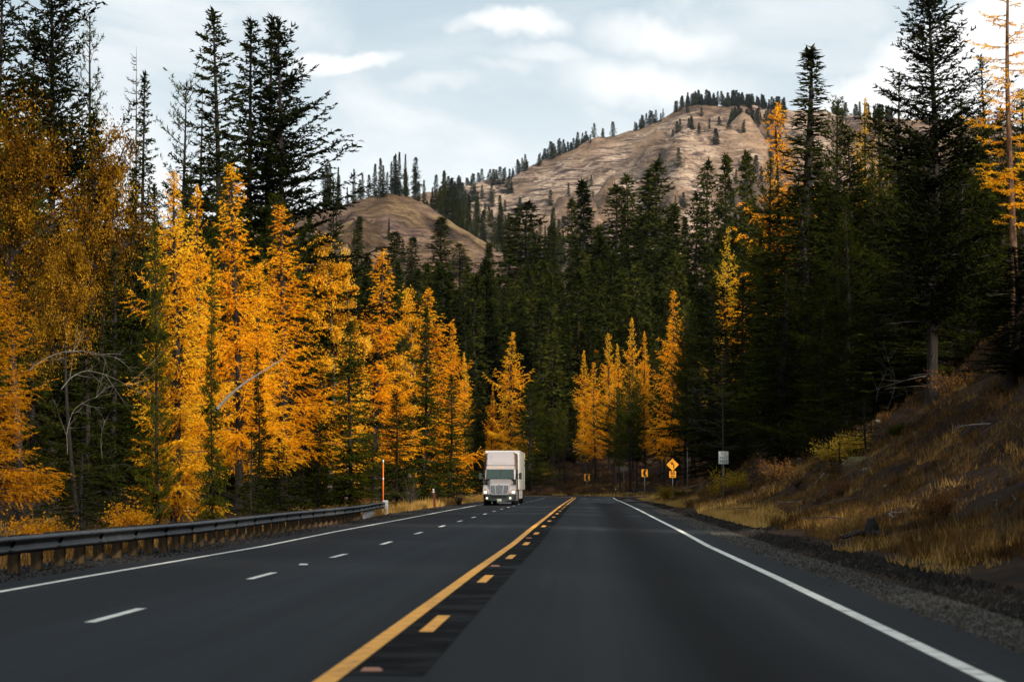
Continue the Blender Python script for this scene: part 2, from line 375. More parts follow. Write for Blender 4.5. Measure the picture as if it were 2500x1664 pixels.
lt, dk, bl = (0.0221, 0.0228, 0.0231), (0.0037, 0.0034, 0.0030), (0.0194, 0.0224, 0.0249)  # bl and its bluish neighbours put the left lane's sky sheen into the colour
tone = ramp(t, mr.outputs[0], [(0.0, (0.0145, 0.0145, 0.0142)), (op(-6.3), (0.0150, 0.0158, 0.0166)), (op(-5.0), (0.0125, 0.0129, 0.0132)), (op(-3.5), (0.0175, 0.0191, 0.0208)), (op(-2.2), bl), (op(-.6), (0.0187, 0.0208, 0.0221)),
    (op(.5), (0.0138, 0.0142, 0.0142)), (op(1.3), lt), (op(2.2), (0.0242, 0.0255, 0.0261)), (op(2.85), dk), (op(3.3), dk), (op(3.75), (0.0108, 0.0104, 0.0104)), (op(4.3), lt), (1.0, (0.0187, 0.0187, 0.0187))])
st_m = N(t, 'ShaderNodeMapping'); st_m.inputs['Scale'].default_value = (1.7, 0.022, 1); t.links.new(uv, st_m.inputs[0])
sn = ramp(t, noise(t, 1.0, 6, st_m.outputs[0], 0.6), [(0.3, (0.52, .52, .52)), (0.7, (1.5, 1.5, 1.5))])
m1 = N(t, 'ShaderNodeMixRGB', blend_type='MULTIPLY'); m1.inputs[0].default_value = 1; t.links.new(tone, m1.inputs[1]); t.links.new(sn, m1.inputs[2])
gr = noise(t, 60, 3, coords(t)); gc = ramp(t, gr, [(0.3, (0.7, .7, .7)), (0.72, (1.35, 1.35, 1.35))])
m2 = N(t, 'ShaderNodeMixRGB', blend_type='MULTIPLY'); m2.inputs[0].default_value = 1; t.links.new(m1.outputs[0], m2.inputs[1]); t.links.new(gc, m2.inputs[2])
vo = N(t, 'ShaderNodeTexVoronoi'); vo.inputs['Scale'].default_value = 0.9; t.links.new(coords(t), vo.inputs[0])
vs = ramp(t, vo.outputs['Distance'], [(0.012, (1, 1, 1)), (0.03, (0, 0, 0))])
m3 = N(t, 'ShaderNodeMixRGB'); t.links.new(vs, m3.inputs[0]); t.links.new(m2.outputs[0], m3.inputs[1]); m3.inputs[2].default_value = (0.12, 0.12, 0.11, 1)
t.links.new(m3.outputs[0], b.inputs['Base Color']); bump(t, b, gr, 0.35, 0.008)
rr = N(t, 'ShaderNodeMapRange'); t.links.new(noise(t, 1.0, 3, st_m.outputs[0]), rr.inputs[0]); rr.inputs[3].default_value = 0.7; rr.inputs[4].default_value = 0.9; t.links.new(rr.outputs[0], b.inputs['Roughness'])

road = strip('road', -60, 560, -7.3, 5.75, 0, asph, 2.0, 28, wob=0.12); tag(road, kind='structure')
shm = noisy('shoulder gravel', [(0.3, (0.020, 0.017, 0.013)), (0.55, (0.058, 0.051, 0.040)), (0.75, (0.13, 0.117, 0.093))], 9, 8, 0.95, bmp=0.7, bdist=0.05)
sh2 = noisy('dark shoulder dirt', [(0.3, (0.006, 0.005, 0.004)), (0.6, (0.020, 0.015, 0.011)), (0.8, (0.06, 0.048, 0.036))], 5, 8, 0.95, bmp=0.8, bdist=0.06)
tag(strip('gravel_shoulder', -60, 400, 5.3, 7.05, -0.03, shm, 1.0, 5, wob=0.35, seed=4), kind='structure')
tag(strip('dirt_shoulder', -60, 520, -9.2, -6.9, -0.025, sh2, 1.0, 5, wob=0.3, seed=8), kind='structure')

paint_w = noisy('white road paint', [(0.30, (0.16, 0.15, 0.13)), (0.37, (0.58, 0.54, 0.46)), (0.55, (0.85, 0.81, 0.70))], 3.5, 9, 0.6)
paint_y = noisy('yellow road paint', [(0.29, (0.16, 0.08, 0.01)), (0.37, (0.75, 0.29, 0.006)), (0.55, (1.0, 0.42, 0.008))], 3.5, 9, 0.6)
seal = noisy('fresh dark asphalt', [(0.36, (0.005, 0.0045, 0.004)), (0.5, (0.009, 0.008, 0.0075)), (0.62, (0.024, 0.024, 0.0235))], 1.1, 9, 0.95, spec=.03)
WL = lambda o: (o - .065, o + .065)
strip('edge_line', -60, 560, 4.87, 5.03, .004, paint_w, 1.0, parent=road)
strip('edge_line', -60, 560, -6.52, -6.38, .004, paint_w, 1.0, parent=road)
strip('centre_line', -60, 560, -.085, .085, .008, paint_y, 1.0, parent=road)
strip('centre_line', 178, 560, .27, .40, .008, paint_y, 1.0, parent=road)
s = 26.0 - 12.19 * 2
while s < 300:
    strip('lane_dash', s, s + 3.05, -3.5, -3.37, .004, paint_w, 1.0, parent=road); s += 12.19
s = 23.6 - 12.19
while s < 172:
    strip('centre_dash', s, s + 3.2, .25, .39, .008, paint_y, 1.0, parent=road); s += 12.19
for a, bb in [(5, 17.2), (18.2, 31.0), (31.6, 42.5), (44, 57.3), (57.9, 81), (81.5, 99), (100, 131), (132, 172)]:
    strip('sealed_strip', a, bb, .095, .66, .004, seal, 1.0, parent=road)
rum = Geo()                                                       # milled rumble grooves beside the yellow line
patch = noisy('old patched asphalt', [(0.35, (0.018, 0.019, 0.018)), (0.5, (0.045, 0.050, 0.048)), (0.65, (0.10, 0.112, 0.118))], 0.8, 5, 0.9, sc=(1.6, .05, 1), spec=.08)
strip('asphalt_patch', 201, 292, 1.0, 4.75, .004, patch, 1.0, 6, parent=road)
patch2 = noisy('tar sealed wheel track', [(0.3, (0.012, 0.013, 0.014)), (0.7, (0.02, 0.022, 0.024))], 0.6, 6, 0.9, sc=(1.2, .2, 1))
for a, bb in [(1.75, 2.1), (3.1, 3.45)]: strip('tar_track', 205, 300, a, bb, .008, patch2, 2.0, 3, parent=road, wob=.35, seed=int(a * 7))
# side track leaving on the right
tx = np.linspace(5.3, 60, 40); ty = np.linspace(-3.2, 3.2, 5)
TO, TS = np.meshgrid(tx, ty, indexing='ij'); bend = 222 + TS * (1 + 2.0 * np.exp(-(TO - 5.3) / 2.5)) + np.maximum(TO - 14, 0) * .5
x_, y_, _z = road_pt(bend, TO)
side = obj('side_track', grid_mesh('side_track', x_, y_, np.maximum(ground(x_, y_), elev(bend) - .05) + .04, shm)); tag(side, kind='structure')

# ------------------------------------------------------------------ hills behind
def hillmat(name, stops, rock, scale, haze=1.0):
    m = mat(name, (0.3, 0.2, 0.13), 0.95, 0, 0.1); t, b = nodes(m); oc = coords(t)
    n1 = noise(t, scale, 9, oc, 0.62, 0.4); c1 = ramp(t, n1, stops)
    st = coords(t, 'Object', (0.5, 0.5, 3.2)); n2 = noise(t, scale * 3.2, 8, st, 0.65, 0.8)
    c2 = ramp(t, n2, rock)
    mk = ramp(t, noise(t, scale * .7, 4, oc), [(0.46, (0, 0, 0)), (0.60, (1, 1, 1))])
    mm = N(t, 'ShaderNodeMixRGB'); t.links.new(mk, mm.inputs[0]); t.links.new(c1, mm.inputs[1]); t.links.new(c2, mm.inputs[2])
    v = N(t, 'ShaderNodeTexVoronoi'); v.inputs['Scale'].default_value = scale * 9; t.links.new(oc, v.inputs[0])
    dots = ramp(t, v.outputs['Distance'], [(0.16, (0.42, 0.42, 0.36)), (0.34, (1, 1, 1))])
    m2 = N(t, 'ShaderNodeMixRGB', blend_type='MULTIPLY'); m2.inputs[0].default_value = 0.75; t.links.new(mm.outputs[0], m2.inputs[1]); t.links.new(dots, m2.inputs[2])
    t.links.new(m2.outputs[0], b.inputs['Base Color']); bump(t, b, n2, 1.0, 1.2 / scale * .12)
    return m
def ridge_fn(pts, Y):               # silhouette in displayed photograph pixels -> world x, z at depth Y
    P = [at(p * D, q * D, Y) for p, q in pts]
    X = [p.x for p in P]; Z = [p.z for p in P]
    return lambda x: np.interp(x, X, Z)
def make_hill(name, pts, Y, front, back, x0, x1, nx, ny, slope, bslope, m, amp, sc, seed, spur=None):
    rf = ridge_fn(pts, Y)
    xs = np.linspace(x0, x1, nx); tt = np.concatenate([-np.linspace(1, 0, ny) ** 1.3 * front, np.linspace(0, 1, ny // 4 + 1)[1:] * back])
    X, T = np.meshgrid(xs, tt)
    def h(X, Yv):
        T = Yv - Y
        base = rf(X + T * 0.0)
        sp = (np.abs(fbm(X * sc, T * sc * .35, 4, seed)) * 1.0)
        w = sst(0, front * .25, -T)
        z = base + np.where(T < 0, slope * T, -bslope * T)
        return z - w * amp * (sp - .15) * 2 + amp * .16 * fbm(X * sc * 6, T * sc * 6, 4, seed + 4, .6) * (0.25 + w)
    Zz = h(X, Y + T)
    o = obj(name, grid_mesh(name, X, Y + T, Zz, m)); tag(o, kind='structure')
    return h
hm1 = hillmat('tan mountain grass', [(0.38, (0.075, 0.050, 0.036)), (0.5, (0.20, 0.125, 0.078)), (0.60, (0.33, 0.215, 0.135))],
              [(0.40, (0.05, 0.038, 0.036)), (0.47, (0.20, 0.13, 0.095)), (0.53, (0.52, 0.39, 0.28)), (0.60, (0.22, 0.14, 0.10)), (0.68, (0.07, 0.05, 0.045))], 0.013)
hm2 = hillmat('brown hill grass', [(0.40, (0.026, 0.017, 0.012)), (0.5, (0.095, 0.056, 0.030)), (0.60, (0.20, 0.13, 0.064))],
              [(0.36, (0.05, 0.035, 0.033)), (0.5, (0.14, 0.085, 0.06)), (0.7, (0.26, 0.17, 0.11))], 0.035)
hm3 = noisy('forest slope floor', [(0.3, (0.018, 0.014, 0.010)), (0.7, (0.07, 0.045, 0.028))], 0.05, 6, 0.95)
MT = [(-400, 560), (400, 520), (800, 480), (960, 450), (1030, 440), (1100, 425), (1180, 400), (1240, 370), (1300, 345), (1370, 322), (1420, 318), (1470, 302), (1530, 275), (1562, 250), (1600, 238), (1650, 240), (1700, 240), (1760, 250), (1850, 258), (1950, 265), (2100, 275), (2400, 290), (3200, 380)]
mtn_h = make_hill('mountain', MT, 4000, 1500, 700, -1500, 1800, 330, 170, .52, .35, hm1, 250, 1 / 300, 21)
H1 = [(560, 560), (650, 520), (720, 482), (790, 470), (850, 456), (900, 446), (940, 450), (980, 470), (1010, 492), (1050, 518), (1110, 552), (1180, 600), (1260, 660)]
hill_h = make_hill('hill', H1, 1400, 420, 160, -260, 60, 150, 90, .36, .5, hm2, 30, 1 / 60, 33)
H2 = [(500, 620), (700, 540), (850, 500), (950, 470), (1050, 492), (1100, 512), (1180, 545), (1260, 575), (1400, 620), (1600, 640), (2000, 640)]
hill2_h = make_hill('forested_hill', H2, 1700, 330, 300, -340, 400, 120, 60, .35, .4, hm3, 14, 1 / 120, 41)

# ------------------------------------------------------------------ trees
def nrm(a): return a / (np.linalg.norm(a, axis=-1, keepdims=True) + 1e-9)
def conifer(Hh, R, c0, nb, el0, el1, droop, curl, tw_sp, tw_len, nd_sp, nd_len, nd_w, spread, flat, fol, bark, pw=.85, trunk_r=None, start=.12, gap=.0,
            tipq=0.0, dead=0, tang=50, hang=0.15, lean=0.0, asym=0.0, vj=.22, deadmat=None, twigs_dead=True, trunkmat=None):
    tr = trunk_r or Hh * .011
    tz = np.linspace(0, 1, 14); bx = lean * Hh * tz ** 2 + .006 * Hh * np.sin(tz * 5 + rng.random() * 6); by = .005 * Hh * np.sin(tz * 6 + rng.random() * 6)
    tp = np.stack([bx, by, tz * Hh], 1); trr = tr * (1 - tz) ** .75 + .012; trr[0] *= 1.5
    trunk = Geo().tubes(tp, trr, 9, 0)
    u = (np.arange(nb) + rng.random(nb)) / nb; ht = c0 + (0.992 - c0) * u
    prof = np.clip((1 - u) ** pw, 0, 1) * (1 - .28 * np.exp(-u / .09)) + .03
    Lb = R * prof * rng.uniform(.5, 1.2, nb) * (1 + .5 * np.clip(np.interp(u * 9, np.arange(11), rng.normal(0, .35, 11)), -.5, .5))
    az = np.arange(nb) * 2.39996 + rng.normal(0, .6, nb)
    lob = 1 + .22 * np.sin(az * 2 + u * 9 + rng.random() * 6) + asym * np.cos(az)
    Lb = Lb * lob
    keep = rng.random(nb) > gap; ht, u, Lb, az = ht[keep], u[keep], Lb[keep], az[keep]; nb = len(u)
    el = np.radians(el0 + (el1 - el0) * u + rng.normal(0, 9, nb))
    hd = np.stack([np.cos(az), np.sin(az), np.zeros(nb)], 1)
    org = np.stack([np.interp(ht, tz, bx), np.interp(ht, tz, by), ht * Hh], 1)
    bendv = nrm(np.cross(hd, [0, 0, 1.])) * rng.normal(0, .12, nb)[:, None]
    def bp(i, s):
        s = s[:, None]; l = Lb[i][:, None]
        return org[i] + l * (hd[i] * s + bendv[i] * s ** 2) + np.array([0, 0, 1.]) * l * (np.tan(el[i])[:, None] * s + droop * s ** 2 + curl * s ** 3)
    K = 6; ii = np.repeat(np.arange(nb), K); ss = np.tile(np.linspace(0, 1, K), nb)
    BP = bp(ii, ss).reshape(nb, K, 3)
    br = (0.012 + .013 * Lb)[:, None] * (1.05 - np.linspace(0, 1, K))[None]
    g = Geo(); g.tubes(BP, br, 3, 1)
    # twigs
    nt_ = np.maximum(3, np.ceil(Lb / tw_sp)).astype(int); bi = np.repeat(np.arange(nb), nt_); n = len(bi)
    k = np.concatenate([np.arange(q) for q in nt_]); s = start + (1 - start) * (k + rng.random(n) * .8) / nt_[bi]
    s = np.minimum(s, 1)
    p0 = bp(bi, s); d0 = nrm(bp(bi, np.minimum(s + .05, 1.05)) - bp(bi, s - .02))
    side = nrm(np.cross(d0, np.array([0, 0, 1.]))) * np.where(k % 2 == 0, 1, -1)[:, None]
    ta = np.radians(tang) * rng.uniform(.55, 1.25, n); ta = ta * (1 - .7 * (s > .96))
    td = nrm(d0 * np.cos(ta)[:, None] + side * np.sin(ta)[:, None] + np.array([0, 0, 1.]) * rng.normal(-hang, vj, n)[:, None])
    tl = (tw_len * Lb[bi] * (1.05 - .75 * s) + tw_sp * .7) * rng.uniform(.6, 1.3, n)
    # sprays along twigs
    nn = np.maximum(3, np.ceil(tl / nd_sp)).astype(int); ti = np.repeat(np.arange(n), nn); m = len(ti)
    q = np.concatenate([(np.arange(a) + .5) / a for a in nn]) + rng.normal(0, .03, m)
    if tipq: sel = (q > tipq); ti, q = ti[sel], q[sel]; m = len(q)
    np0 = p0[ti] + td[ti] * (tl[ti] * q)[:, None] + np.array([0, 0, -1.]) * (hang * .6 * tl[ti] * q ** 2)[:, None]
    rv = rng.normal(size=(m, 3)); rv[:, 2] *= flat; pr = nrm(rv - td[ti] * np.sum(rv * td[ti], 1, keepdims=True))
    a = np.radians(spread) * rng.uniform(.4, 1.3, m)
    nd = nrm(td[ti] * np.cos(a)[:, None] + pr * np.sin(a)[:, None])
    sz = rng.uniform(.65, 1.35, m) * (1.1 - .35 * np.clip(q, 0, 1))
    g.spikes(np0, nd, nd_len * sz, nd_w * sz, 0)
    # sprays on the branch axis and leader
    lt_ = rng.random(int(40)) ; lp = np.stack([np.interp(.95 + .05 * lt_, tz, bx), np.interp(.95 + .05 * lt_, tz, by), (.95 + .05 * lt_) * Hh], 1)
    g.spikes(lp, nrm(rng.normal(size=(40, 3)) + [0, 0, 1.2]), nd_len * 1.5, nd_w * 1.3, 0)
    if dead:
        hz_ = rng.uniform(.06, c0 + .18, dead) * Hh; a = rng.random(dead) * 6.283; l = R * rng.uniform(.25, .8, dead)
        sN = np.linspace(0, 1, 5); P = np.zeros((dead, 5, 3)); r_ = rng.uniform(-.25, .25, dead)
        P[..., 0] = np.cos(a)[:, None] * l[:, None] * sN; P[..., 1] = np.sin(a)[:, None] * l[:, None] * sN
        P[..., 2] = hz_[:, None] + l[:, None] * (r_[:, None] * sN - .35 * sN ** 2 + .15 * sN ** 3)
        g.tubes(P, (.008 + .012 * l)[:, None] * (1.1 - sN), 3, 2)
        ntw = 5; j = np.repeat(np.arange(dead), ntw); sq = rng.uniform(.3, 1, dead * ntw)
        b0 = np.stack([np.cos(a[j]) * l[j] * sq, np.sin(a[j]) * l[j] * sq, hz_[j] + l[j] * (r_[j] * sq - .35 * sq ** 2 + .15 * sq ** 3)], 1)
        dd = nrm(np.stack([np.cos(a[j] + rng.normal(0, .8, len(j))), np.sin(a[j] + rng.normal(0, .8, len(j))), rng.normal(-.2, .3, len(j))], 1))
        e = b0 + dd * (l[j] * .35)[:, None]
        g.tubes(np.stack([b0, (b0 + e) / 2 + [0, 0, .03], e], 1), np.tile([.012, .009, .004], (len(j), 1)), 3, 2)
    cm_ = g.mesh('crown', [fol, bark, deadmat or M['deadwood']])
    return dict(crown=cm_, trunk=trunk.mesh('trunk', trunkmat or bark, smooth=True), H=Hh, R=R)

def broadleaf(Hh, R, nl, leaf, fol, bark, leafn=26000, base=.2, lean=.0):
    tz = np.linspace(0, 1, 12)
    tp = np.stack([lean * Hh * tz + .03 * Hh * np.sin(tz * 4), .02 * Hh * np.sin(tz * 5 + 1), tz * Hh * .9], 1)
    tr = Hh * .013 * (1 - tz) ** .8 + .015; trunk = Geo().tubes(tp, tr, 9, 0)
    g = Geo(); ends = []
    for i in range(nl):
        u = base + (.93 - base) * (i + rng.random()) / nl; a = i * 2.4 + rng.normal(0, .4)
        o = np.array([np.interp(u, tz, tp[:, k]) for k in range(3)])
        l = R * (1.05 - .75 * abs(u - .45) ** 1.2 - .35 * u) * rng.uniform(.7, 1.15); e = math.radians(rng.uniform(18, 52))
        sN = np.linspace(0, 1, 7)[:, None]; hd = np.array([math.cos(a), math.sin(a), 0])
        P = o + l * (hd * sN * math.cos(e) + np.array([0, 0, 1]) * (math.sin(e) * sN - .22 * sN ** 2)) + np.cumsum(rng.normal(0, .035 * l, (7, 3)), 0) * (sN > 0)
        g.tubes(P, (Hh * .005 * (1.1 - sN[:, 0]) + .006), 4, 1); 
        for q in range(9):
            k = rng.integers(1, 7); p = P[k]; d = nrm(hd * .7 + rng.normal(0, .7, 3)); l2 = l * rng.uniform(.18, .42)
            s2 = np.linspace(0, 1, 5)[:, None]; Q = p + l2 * (d * s2 + np.array([0, 0, 1]) * (.25 * s2 - .35 * s2 ** 2)) + np.cumsum(rng.normal(0, .05 * l2, (5, 3)), 0) * (s2 > 0)
            g.tubes(Q, .018 * (1.15 - s2[:, 0]), 3, 1)
            for w_ in (1, 2, 3, 4, 4): ends.append((Q[w_], l2 * .33))
    for q in range(60): ends.append((tp[-1] + np.array([0, 0, -1.]) * Hh * .16 * rng.random() + [0, 0, Hh * .05], R * .13))
    C = np.array([e[0] for e in ends]); S_ = np.array([e[1] for e in ends])
    wgt = rng.random(len(C)) ** 1.5; wgt /= wgt.sum()
    j = rng.choice(len(C), leafn, p=wgt); c = C[j] + rng.normal(size=(leafn, 3)) * (S_[j][:, None] * [1, 1, .75])
    g.leaves(c, leaf * rng.uniform(.6, 1.4, leafn), leaf * .8 * rng.uniform(.6, 1.3, leafn), 0)
    return dict(crown=g.mesh('crown', [fol, bark]), trunk=trunk.mesh('trunk', bark, smooth=True), H=Hh, R=R)

def larch(fol, **kw):
    a = dict(Hh=20, R=3.3, c0=.20, nb=230, el0=-6, el1=38, droop=-.34, curl=.42, tw_sp=.17, tw_len=.40, nd_sp=.026, nd_len=.13, nd_w=.038, spread=55, flat=1, pw=.72, gap=.05, dead=14, hang=.34, vj=.40)
    a.update(kw); return conifer(fol=fol, bark=M['bark'], **a)
def fir(fol=None, **kw):
    a = dict(Hh=30, R=4.2, c0=.10, nb=330, el0=-8, el1=30, droop=-.22, curl=.16, tw_sp=.26, tw_len=.34, nd_sp=.10, nd_len=.30, nd_w=.13, spread=48, flat=.3, pw=.8, gap=.12, dead=20, hang=.10)
    a.update(kw); return conifer(fol=fol or M['fir'], bark=M['bark'], **a)
def pine(**kw):
    a = dict(Hh=22, R=2.8, c0=.16, nb=230, el0=0, el1=45, droop=-.05, curl=.25, tw_sp=.24, tw_len=.34, nd_sp=.030, nd_len=.24, nd_w=.062, spread=65, flat=1, pw=.6, gap=.10, dead=14, hang=-.15, tipq=.25, tang=45)
    a.update(kw); return conifer(fol=M['pine'], bark=M['bark'], **a)

PR = {}
PR['larch'] = [larch(M['larch']), larch(M['larch'], R=3.0, nb=220, gap=.18, pw=.65), larch(M['larch'], R=3.7, nb=250, droop=-.34, c0=.07), larch(M['larch'], R=2.7, nb=230, pw=.8)]
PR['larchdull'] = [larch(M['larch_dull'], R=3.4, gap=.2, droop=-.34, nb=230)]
PR['larchyellow'] = [larch(M['larch_yellow'], R=2.7, gap=.1, nb=220), larch(M['larch_yellow'], R=2.2, gap=.3, nb=170, c0=.3)]
PR['fir'] = [fir(), fir(R=3.6, nb=360), fir(R=4.6, nb=320, gap=.16), fir(R=4.0, droop=-.3, gap=.22)]
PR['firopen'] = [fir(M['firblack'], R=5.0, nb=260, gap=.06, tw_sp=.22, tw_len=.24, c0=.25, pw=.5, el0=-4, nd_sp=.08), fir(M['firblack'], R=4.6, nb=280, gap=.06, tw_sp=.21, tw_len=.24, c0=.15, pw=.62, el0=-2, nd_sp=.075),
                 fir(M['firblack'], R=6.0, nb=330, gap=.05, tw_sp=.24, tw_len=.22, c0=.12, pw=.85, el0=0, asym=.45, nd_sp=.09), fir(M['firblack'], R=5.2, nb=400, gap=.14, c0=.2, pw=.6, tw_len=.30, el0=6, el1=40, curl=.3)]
PR['firspire'] = [fir(R=3.4, nb=460, pw=1.0, c0=.06, gap=.05)]
PR['pine'] = [pine(), pine(R=2.4, gap=.25, nb=180), pine(R=3.3, c0=.28, pw=.5), pine(R=3.0, c0=.08, nb=270)]
PR['pinethin'] = [pine(R=2.0, c0=.35, nb=110, gap=.3, pw=.35, dead=30), pine(R=2.2, c0=.45, nb=90, gap=.3, pw=.3, dead=36)]
PR['mast'] = [conifer(26, 1.5, .30, 120, -5, 30, -.2, .3, .16, .4, .03, .16, .045, 60, 1, M['larch'], M['barkpale'], pw=.12, trunk_r=.17, gap=.35, dead=18, trunkmat=M['barkpale'])]
PR['green'] = [fir(M['pine'], Hh=22, R=3.6, nb=330, c0=.04, pw=.7, gap=.1, dead=8), fir(M['pine'], Hh=22, R=4.0, nb=300, c0=.05, pw=.6, gap=.18, dead=8)]
PR['smallfir'] = [fir(Hh=6, R=1.7, c0=.03, nb=110, tw_sp=.16, nd_sp=.06, nd_len=.12, nd_w=.04, dead=0, gap=.05), fir(Hh=6, R=2.0, c0=.03, nb=90, tw_sp=.18, nd_sp=.06, nd_len=.12, nd_w=.04, dead=0, gap=.15)]
PR['cotton'] = [broadleaf(17, 5.5, 22, .11, M['leaf_brown'], M['bark'], 26000, base=.48), broadleaf(15, 4.5, 18, .11, M['leaf_brown'], M['bark'], 18000, lean=.1, base=.6)]
PR['aspen'] = [broadleaf(16, 2.8, 24, .12, M['leaf_gold'], M['log'], 26000, base=.15), broadleaf(14, 2.3, 20, .12, M['leaf_gold'], M['log'], 18000, base=.15)]
def far_conifer(R, c0, nb, gap, pw, **kw):
    a = dict(Hh=28, R=R, c0=c0, nb=nb, el0=-10, el1=25, droop=-.2, curl=.1, tw_sp=.42, tw_len=.36, nd_sp=.20, nd_len=.62, nd_w=.30, spread=45, flat=.5, fol=M['farfir'], bark=M['bark'], pw=pw, gap=gap, dead=8, deadmat=M['bark'])
    a.update(kw); return conifer(**a)
PR['far'] = [far_conifer(3.2, .08, 260, .08, .75), far_conifer(3.8, .12, 250, .08, .7), far_conifer(2.8, .22, 210, .18, .6), far_conifer(3.4, .04, 280, .06, .9), far_conifer(3.0, .4, 150, .15, .5)]
PR['farlarch'] = [far_conifer(2.6, .15, 200, .15, .7, fol=M['larch_dull'])]
def tiny(R, c0, nb, pw): 
    a = far_conifer(R, c0, nb, .15, pw, tw_sp=.8, nd_sp=.5, nd_len=1.05, nd_w=.6, dead=0); return a
PR['tiny'] = [tiny(4.2, .03, 150, 1.1), tiny(3.6, .06, 140, .95), tiny(4.8, .1, 130, .9), tiny(3.2, .04, 140, 1.1)]

def snag(Hh, nb, R, pw=.6):
    tz = np.linspace(0, 1, 10); tp = np.stack([.1 * np.sin(tz * 4), .1 * np.sin(tz * 5), tz * Hh], 1)
    tr = Geo().tubes(tp, Hh * .009 * (1 - tz) ** .8 + .01, 7)
    g = Geo(); u = rng.uniform(.25, .98, nb); a = rng.random(nb) * 6.283; l = R * (1 - u) ** pw * rng.uniform(.5, 1.1, nb) + .2; sN = np.linspace(0, 1, 6)
    P = np.zeros((nb, 6, 3)); P[..., 0] = np.cos(a)[:, None] * l[:, None] * sN; P[..., 1] = np.sin(a)[:, None] * l[:, None] * sN
    P[..., 2] = (u * Hh)[:, None] + l[:, None] * (.1 * sN - .3 * sN ** 2 + .5 * sN ** 3)
    g.tubes(P, .03 * (1.1 - sN)[None] * np.ones((nb, 1)), 3)
    nw = 9; j = np.repeat(np.arange(nb), nw); kx = rng.integers(1, 6, nb * nw); b0 = P[j, kx]
    dd = nrm(np.stack([np.cos(a[j] + rng.normal(0, .7, len(j))), np.sin(a[j] + rng.normal(0, .7, len(j))), rng.uniform(-.1, .7, len(j))], 1))
    e = b0 + dd * (l[j] * .35)[:, None]; g.tubes(np.stack([b0, (b0 + e) / 2 - [0, 0, .05], e], 1), np.tile([.018, .014, .006], (len(j), 1)), 3)
    return dict(crown=g.mesh('bare_branches', [M['log']]), trunk=tr.mesh('trunk', M['log'], smooth=True), H=Hh, R=R)
PR['snag'] = [snag(24, 60, 3.2), snag(24, 40, 1.6)]

def place(kind, var, x, y, h, wr, name, label, cat='tree', group=None, z=None, rz=None, parts=True, tilt=0.0):
    p = PR[kind][var % len(PR[kind])]
    e = empty(name, (x, y, (gz(x, y) if z is None else z) - .15), (rng.normal(0, .012), tilt + rng.normal(0, .012), rng.random() * 6.283 if rz is None else rz))
    if tilt: e.rotation_euler = (0, tilt, 0)
    e.scale = (wr / p['R'], wr / p['R'], h / p['H'])
    cn = 'bare_branches' if kind == 'snag' else 'crown'
    cr_ = obj(cn, p['crown'], e); obj('trunk', p['trunk'], e)
    if kind == 'snag': cr_['kind'] = 'stuff'
    if tilt:
        for c in e.children: c.rotation_euler = (0, 0, rng.random() * 6.28)
    tag(e, label, cat, group)
    return e
joined = {}
def place_far(kind, var, x, y, z, h, wr, label, group):
    if label is None: FARPTS.append((kind, var % len(PR[kind]), x, y, z - .3, h, wr)); return
    return place_far1(kind, var, x, y, z, h, wr, label, group)
def place_far1(kind, var, x, y, z, h, wr, label, group):           # too small to show parts: one mesh, crown and trunk together
    key = (kind, var % len(PR[kind]))
    if key not in joined:
        p = PR[kind][key[1]]; bm = bmesh.new(); bm.from_mesh(p['crown']); n0 = len(bm.faces); bm.from_mesh(p['trunk'])
        me = bpy.data.meshes.new('conifer'); bm.faces.ensure_lookup_table()
        for f in bm.faces[n0:]: f.material_index = 1
        bm.to_mesh(me); bm.free()
        for q in p['crown'].materials: me.materials.append(q)
        joined[key] = me
    p = PR[kind][key[1]]
    e = obj('conifer', joined[key], None, (x, y, z - .3), (0, 0, rng.random() * 6.283), (wr / p['R'], wr / p['R'], h / p['H']))
    tag(e, label, 'tree', group); return e

def explicit(kind, var, px, top, wpx, Y, name, label, tilt=0.0, group=None):
    for _ in range(200):
        P = at(px * D, top * D, Y); o_ = float(road_so(np.array([P.x]), np.array([Y]))[1][0]); lim = {'smallfir': -12.0, 'green': -12.2}.get(kind, -14.2)
        if o_ < lim or o_ > 11.5: break
        Y += 2.0
    x = P.x; zb = gz(x, Y); h = P.z - zb
    x -= math.sin(tilt) * h
    return place(kind, var, x, Y, h, wpx * D / 2 * Y / F * 1.22, name, label, group=group, tilt=tilt, rz=0 if (kind, var) == ('firopen', 2) else None)

